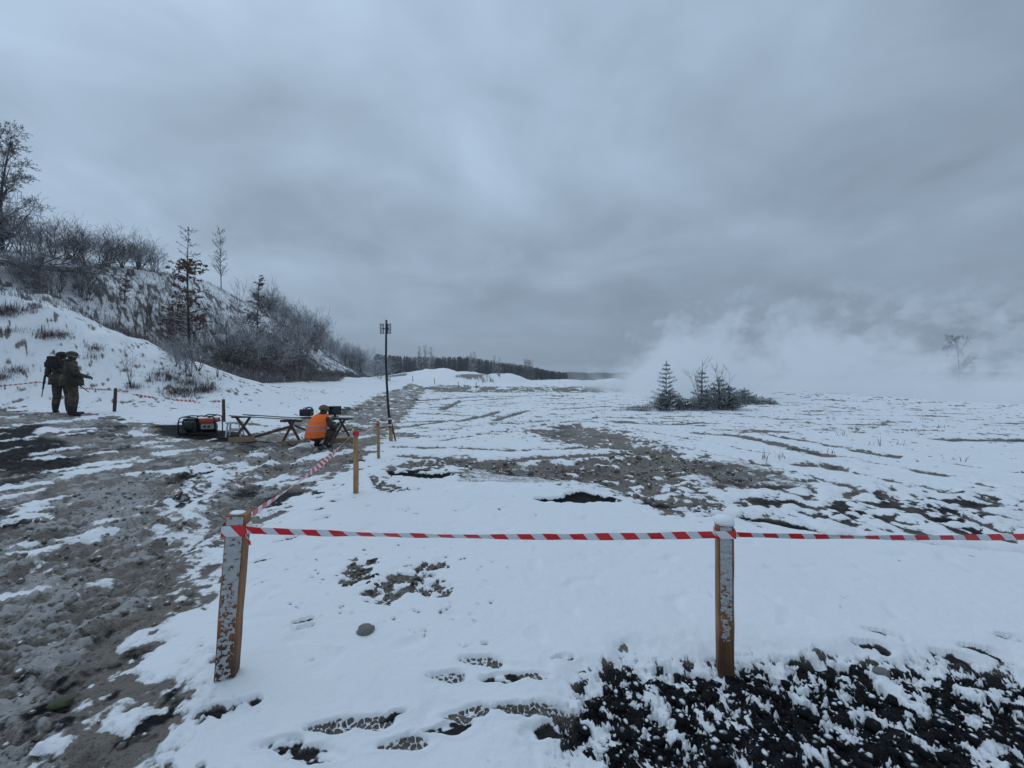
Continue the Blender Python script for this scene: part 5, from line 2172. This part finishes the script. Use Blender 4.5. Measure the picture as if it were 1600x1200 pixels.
# straw on the tape mound
pt = []
for (px, py, n, sx2, sy2) in ((22, 488, 60, 25, 5), (5, 494, 30, 20, 4), (60, 482, 20, 10, 3), (95, 527, 26, 14, 4), (75, 530, 16, 12, 4),
                              (150, 546, 18, 10, 4), (20, 582, 22, 18, 4), (5, 592, 20, 12, 4), (280, 615, 60, 28, 7), (300, 600, 50, 30, 8),
                              (260, 590, 40, 25, 8), (60, 520, 14, 25, 8), (140, 560, 10, 25, 8), (12, 520, 10, 10, 3), (320, 610, 50, 22, 6),
                              (210, 606, 14, 10, 3)):
    for _ in range(n):
        x, y = ground_point(px + vr.gauss(0, sx2 * .6), py + vr.gauss(0, sy2 * .6))
        pt.append((x, y))
pt = np.array(pt)
zz = land(pt[:, 0], pt[:, 1])[0]
tag(blades('dry_grass', np.column_stack([pt, zz]), 0.16 + 0.22 * nr_.rand(len(pt)), 0.012, REDTWIG, 9, 9, 0.22, 1.1),
    'dead brown grass clumps on the snowy tape mound', 'grass', None, 'stuff')


# ------------------------------------------------------------------ young pines
def pine_meshes(seed, H, nm, base_r, open_top=0.5, dens=1.0):
    rng = random.Random(seed)
    tr = [(Vector((0, 0, -0.1)), Vector((0.01, 0, H * 0.5)), 0.035, 0.024), (Vector((0.01, 0, H * .5)), Vector((0, 0.01, H)), 0.024, 0.008)]
    br, nd = [], []
    levels = max(4, int(H / 0.24))
    for k in range(levels):
        f = (k + 0.3) / levels
        z = H * (0.06 + 0.92 * f)
        L = base_r * (1 - f) ** 0.85 + 0.06
        nb = max(3, int((7 - 3 * f) * dens))
        a0 = rng.uniform(0, 6)
        for j in range(nb):
            if f > 0.35 and rng.random() < 0.18 * open_top:
                continue
            a = a0 + 6.283 * j / nb + rng.uniform(-.3, .3)
            l = L * rng.uniform(0.7, 1.1)
            p0 = Vector((0, 0, z))
            p1 = p0 + Vector((math.cos(a) * l, math.sin(a) * l, l * rng.uniform(0.15, 0.45)))
            br.append((p0, p1, 0.012, 0.005))
            nt_ = max(2, int(l / 0.10))
            for q in range(nt_):
                c = p0.lerp(p1, (q + 1) / nt_)
                for _ in range(int(9 * dens)):
                    dv = (Vector((math.cos(a), math.sin(a), 0.5)) + Vector((rng.gauss(0, .8), rng.gauss(0, .8), rng.gauss(0, .6)))).normalized()
                    nd.append((c + dv * 0.01, c + dv * rng.uniform(0.07, 0.13), 0.008, 0.002))
    for _ in range(26):
        dv = Vector((rng.gauss(0, .5), rng.gauss(0, .5), 1)).normalized()
        c = Vector((0, 0, H * rng.uniform(0.9, 1.0)))
        nd.append((c, c + dv * 0.11, 0.006, 0.0015))
    return [('trunk', prisms(tr, nm + '_trunk', True), BARK), ('crown', prisms(br, nm + '_branches'), BARK),
            ('needles', prisms(nd, nm + '_needles'), NEEDLE)]


PINES = [pine_meshes(1, 2.4, 'pine1', 0.66, 0.8, 1.4), pine_meshes(2, 2.0, 'pine2', 0.64, 0.6, 1.4), pine_meshes(3, 1.5, 'pine3', 0.70, 0.1, 1.6),
         pine_meshes(4, 0.85, 'pine4', 0.72, 0.0, 1.7)]
G_P = 'snow dusted young pines in the field'
for (px, py, k, hp, lab) in ((1041, 641, 0, 76, 'tallest young pine with an open top standing a little apart in the snow field'),
                             (1097, 640, 1, 62, 'young pine with a narrow top between the tall pine and the bare saplings'),
                             (1124, 640, 2, 50, 'bushy cone shaped young pine below the thin bare saplings')):
    x, y = flat(px, py)
    place('pine_tree', PINES[k], x, y, h_of(hp, y) / (2.4, 2.0, 1.5)[k], vr.uniform(0, 6), lab, 'pine', G_P, 0.03)
for i, (px, py, hp) in enumerate(((1036, 642, 30), (1050, 641, 30), (1062, 642, 20), (1073, 642, 19), (1085, 642, 22), (1096, 642, 28), (1107, 641, 30),
                                  (1118, 641, 26), (1130, 641, 30), (1141, 642, 28), (1148, 641, 22), (1030, 642, 22), (1114, 639, 36), (1137, 639, 34))):
    x, y = flat(px, py)
    place('pine_shrub', PINES[3] if i % 2 else PINES[2], x, y + vr.uniform(-.2, .3), h_of(hp, y) / (0.85 if i % 2 else 1.5), vr.uniform(0, 6),
          'low spreading snow laden pine bush in the thicket around the young pines' if i % 2 else
          'small cone shaped pine bush in the thicket around the young pines', 'pine', 'low pine bushes in the thicket', 0.03)
for i, (px, py, hp) in enumerate(((1160, 632, 22), (1170, 632, 16), (1182, 632, 12), (1192, 632, 13), (1203, 632, 12), (1211, 632, 8), (1163, 631, 26))):
    x, y = flat(px, py)
    place('pine_shrub', PINES[3], x, y, h_of(hp, y) / 0.9, vr.uniform(0, 6),
          'dark low bush half lost in the smoke beyond the pine thicket', 'shrub', 'bushes at the edge of the smoke', 0.03)
for px, hp in ((1101, 84), (1134, 70), (1140, 66)):
    x, y = flat(px, 640)
    place('sapling', SAP_VAR[0 if px == 1101 else 1], x, y + 0.3, h_of(hp, y) / 2.9, vr.uniform(0, 6),
          'thin bare sapling rising out of the young pine thicket', 'sapling', 'bare saplings in the pine thicket')
pt = []
for _ in range(160):
    x, y = flat(vr.gauss(1000, 14), vr.uniform(636, 643))
    pt.append((x, y))
for _ in range(220):
    x, y = flat(vr.uniform(1030, 1150), vr.uniform(638, 644))
    pt.append((x, y))
for _ in range(14):
    x, y = flat(vr.uniform(1195, 1500), vr.uniform(655, 735))
    pt.append((x, y))
pt = np.array(pt)
zz = land(pt[:, 0], pt[:, 1])[0]
tag(blades('dry_grass', np.column_stack([pt, zz]), 0.08 + 0.16 * nr_.rand(len(pt)), 0.014, FROST, 12, 8, 0.2, 1.0),
    'frosted weeds and low heather around the young pines', 'grass', None, 'stuff')
# lone tree beyond the smoke
x, y = (1497 - 800) / FPX * 90, 90
place('bare_tree', [('trunk', t1, BARK), ('crown', c1_, TWIG)], x, y, 1.5, 1.0,
      'far tree whose dark crown shows through the drifting smoke', 'tree', None)

# ------------------------------------------------------------------ distance
fr_ = random.Random(8)
fs, cv, cf = [], [], []
for i in range(700):
    d = fr_.uniform(185, 250)
    px = fr_.uniform(585, 885)
    x = (px - 800) / FPX * d
    top_ = np.interp(px, [585, 640, 700, 740, 800, 820, 850, 885], [557, 561, 562, 561, 567, 570, 577, 583]) + fr_.uniform(-1, 5)
    H = (590 - top_) / FPX * d + EYE
    z0 = float(lay(np.array([x]), np.array([float(d)]))[0]) - 0.3
    fs.append((Vector((x, d, z0)), Vector((x + fr_.uniform(-.3, .3), d, z0 + H)), 0.16, 0.04))
    for k in range(46):
        f = fr_.uniform(0.25, 1.0)
        a = fr_.uniform(0, 6.283)
        l = fr_.uniform(0.8, 2.2) * (1.15 - f * 0.8)
        p = Vector((x, d, z0 + H * f * 0.97))
        fs.append((p, p + Vector((math.cos(a) * l, math.sin(a) * l, l * fr_.uniform(0.2, 1.0))), 0.13, 0.04))
tag(link('far_forest', prisms(fs, 'far_forest'), bark('far_forest_bark', (0.018, 0.018, 0.020), (0.045, 0.044, 0.048), 0.05)),
    'distant dark leafless forest behind the snowy mounds', 'forest', None, 'stuff')
for px, tp in ((655, 548), (664, 546), (673, 549), (735, 556), (742, 554), (772, 557), (780, 560), (823, 568), (829, 569)):
    d = 182
    x = (px - 800) / FPX * d
    H = (590 - tp) / FPX * d + EYE
    place('forest_tree', [('trunk', t4, BIRCH), ('crown', c4_, TWIG)] if px < 800 else [('trunk', t1, BARK), ('crown', c1_, TWIG)], x, d, H / (7.0 if px < 800 else 8.2), fr_.uniform(0, 6),
          'round bare tree at the low end of the far forest' if px > 800 else 'tall thin tree standing out above the far dark forest', 'tree',
          'round trees at the end of the far forest' if px > 800 else 'tall trees of the far forest')
for px, py, h in ((645, 603, 0.9), (679, 604, 0.9), (744, 603, 1.0), (716, 606, .8)):
    d = 62.0
    x = (px - 800) / FPX * d
    stake(0, 0, h, 0.09, DARK_WOOD, 'tiny dark marker stake far out on the snowy range', (0, 0), False, 'far marker stakes', (x, d), 'marker_stake')

# low wooded hills on the horizon
n = 160
xs = np.linspace(-500, 900, n)
rows = []
for q, (dep, hf) in enumerate(((560, 0.0), (600, 0.7), (660, 1.0), (800, 0.9), (900, 0.0))):
    prof = 8.5 + 4.5 * fbm(xs * 0.006, xs * 0 + 3.0, 2, 3) + 1.6 * fbm(xs * 0.09, xs * 0 + q, 4, 4, .7) - 3.0 * sm((-xs - 40) / 200)
    rows.append(np.stack([xs, np.full(n, float(dep)), np.where(hf > 0, prof * hf, -6.0) + 0 * xs], 1))
V = np.concatenate(rows)
F = [(r * n + i, r * n + i + 1, (r + 1) * n + i + 1, (r + 1) * n + i) for r in range(len(rows) - 1) for i in range(n - 1)]
tag(link('far_hills', mesh_np('far_hills', V, F, True), plain('wooded_hill', (0.020, 0.024, 0.030), 0.95, 0.4, 0.08)), kind='structure')

# ------------------------------------------------------------------ air and smoke
def smoke_box():
    mb = MB()
    x0, x1, y0, y1, z0, z1 = 2.5, 95.0, 27.5, 62.0, -6.0, 15.0
    c = ((x0 + x1) / 2, (y0 + y1) / 2, (z0 + z1) / 2)
    mb.box((0, 0, 0), (x1 - x0, y1 - y0, z1 - z0))
    m = bpy.data.materials.new('white_smoke')
    m.use_nodes = True
    nt = m.node_tree
    nt.nodes.clear()
    N = NB(nt)
    out = nt.nodes.new('ShaderNodeOutputMaterial')
    vol = nt.nodes.new('ShaderNodeVolumePrincipled')
    nt.links.new(vol.outputs[0], out.inputs['Volume'])
    p = N.pos()
    X, Y, Z = N.sep(p)
    big = N.noise(N.scaled(p, 0.10, 0.10, 0.13), 1.0, 4, 0.55, 0.5)
    fin = N.noise(N.scaled(p, 0.38, 0.38, 0.45), 1.0, 3, 0.6, 0.3)
    nz = N.math('ADD', N.math('MULTIPLY', big, 0.62), N.math('MULTIPLY', fin, 0.38))
    # the bank rises away from the pots: low on the left, higher to the right
    hgt = N.rng(X, 8.0, 26.0, 2.1, 5.6, False)
    hgt = N.math('ADD', hgt, N.rng(X, 30.0, 52.0, 0.0, 1.6, False))
    hz = N.math('DIVIDE', N.math('ADD', Z, 0.3), hgt)
    dens = N.math('SUBTRACT', N.math('MULTIPLY', N.math('SUBTRACT', nz, 0.5), 12.0), N.math('SUBTRACT', hz, 0.82))
    dens = N.rng(dens, 0.0, 0.75, 0.0, 1.0)
    thick = N.rng(X, 12.0, 40.0, 0.38, 0.19, False)
    front = N.math('ADD', 28.5, N.math('MINIMUM', N.math('MULTIPLY', N.math('MAXIMUM', N.math('SUBTRACT', X, 17.0), 0.0), 0.62), 9.0))
    fy = N.rng(N.math('SUBTRACT', Y, front), 0.0, 3.0)
    edge = N.math('MULTIPLY', N.rng(X, 7.0, 14.0), N.rng(X, 94.0, 80.0))
    edge = N.math('MULTIPLY', edge, N.math('MULTIPLY', fy, N.rng(Y, 61.5, 52.0)))
    edge = N.math('MULTIPLY', edge, N.rng(Z, 14.5, 8.0))
    d = N.math('MULTIPLY', N.math('MULTIPLY', dens, edge), thick)
    N.put(vol.inputs['Density'], d)
    vol.inputs['Color'].default_value = (0.985, 0.988, 0.991, 1)
    vol.inputs['Anisotropy'].default_value = 0.1
    o = mb.build('smoke', m)
    o.location = c
    tag(o, 'pale smoke bank drifting over the far side of the snow field', 'smoke', None, 'stuff')
    m.cycles.volume_step_rate = 0.2 if hasattr(m.cycles, 'volume_step_rate') else 1
    return o


smoke_box()

mb = MB()
mb.box((0, 430, 13.0), (2600, 1900, 46.0))
hm_ = bpy.data.materials.new('winter_haze')
hm_.use_nodes = True
hm_.node_tree.nodes.clear()
ho = hm_.node_tree.nodes.new('ShaderNodeOutputMaterial')
hv = hm_.node_tree.nodes.new('ShaderNodeVolumePrincipled')
hv.inputs['Density'].default_value = 0.0004
hv.inputs['Color'].default_value = (0.92, 0.95, 0.98, 1)
hm_.node_tree.links.new(hv.outputs[0], ho.inputs['Volume'])
tag(mb.build('haze', hm_), 'thin grey winter haze over the whole range', 'haze', None, 'stuff')
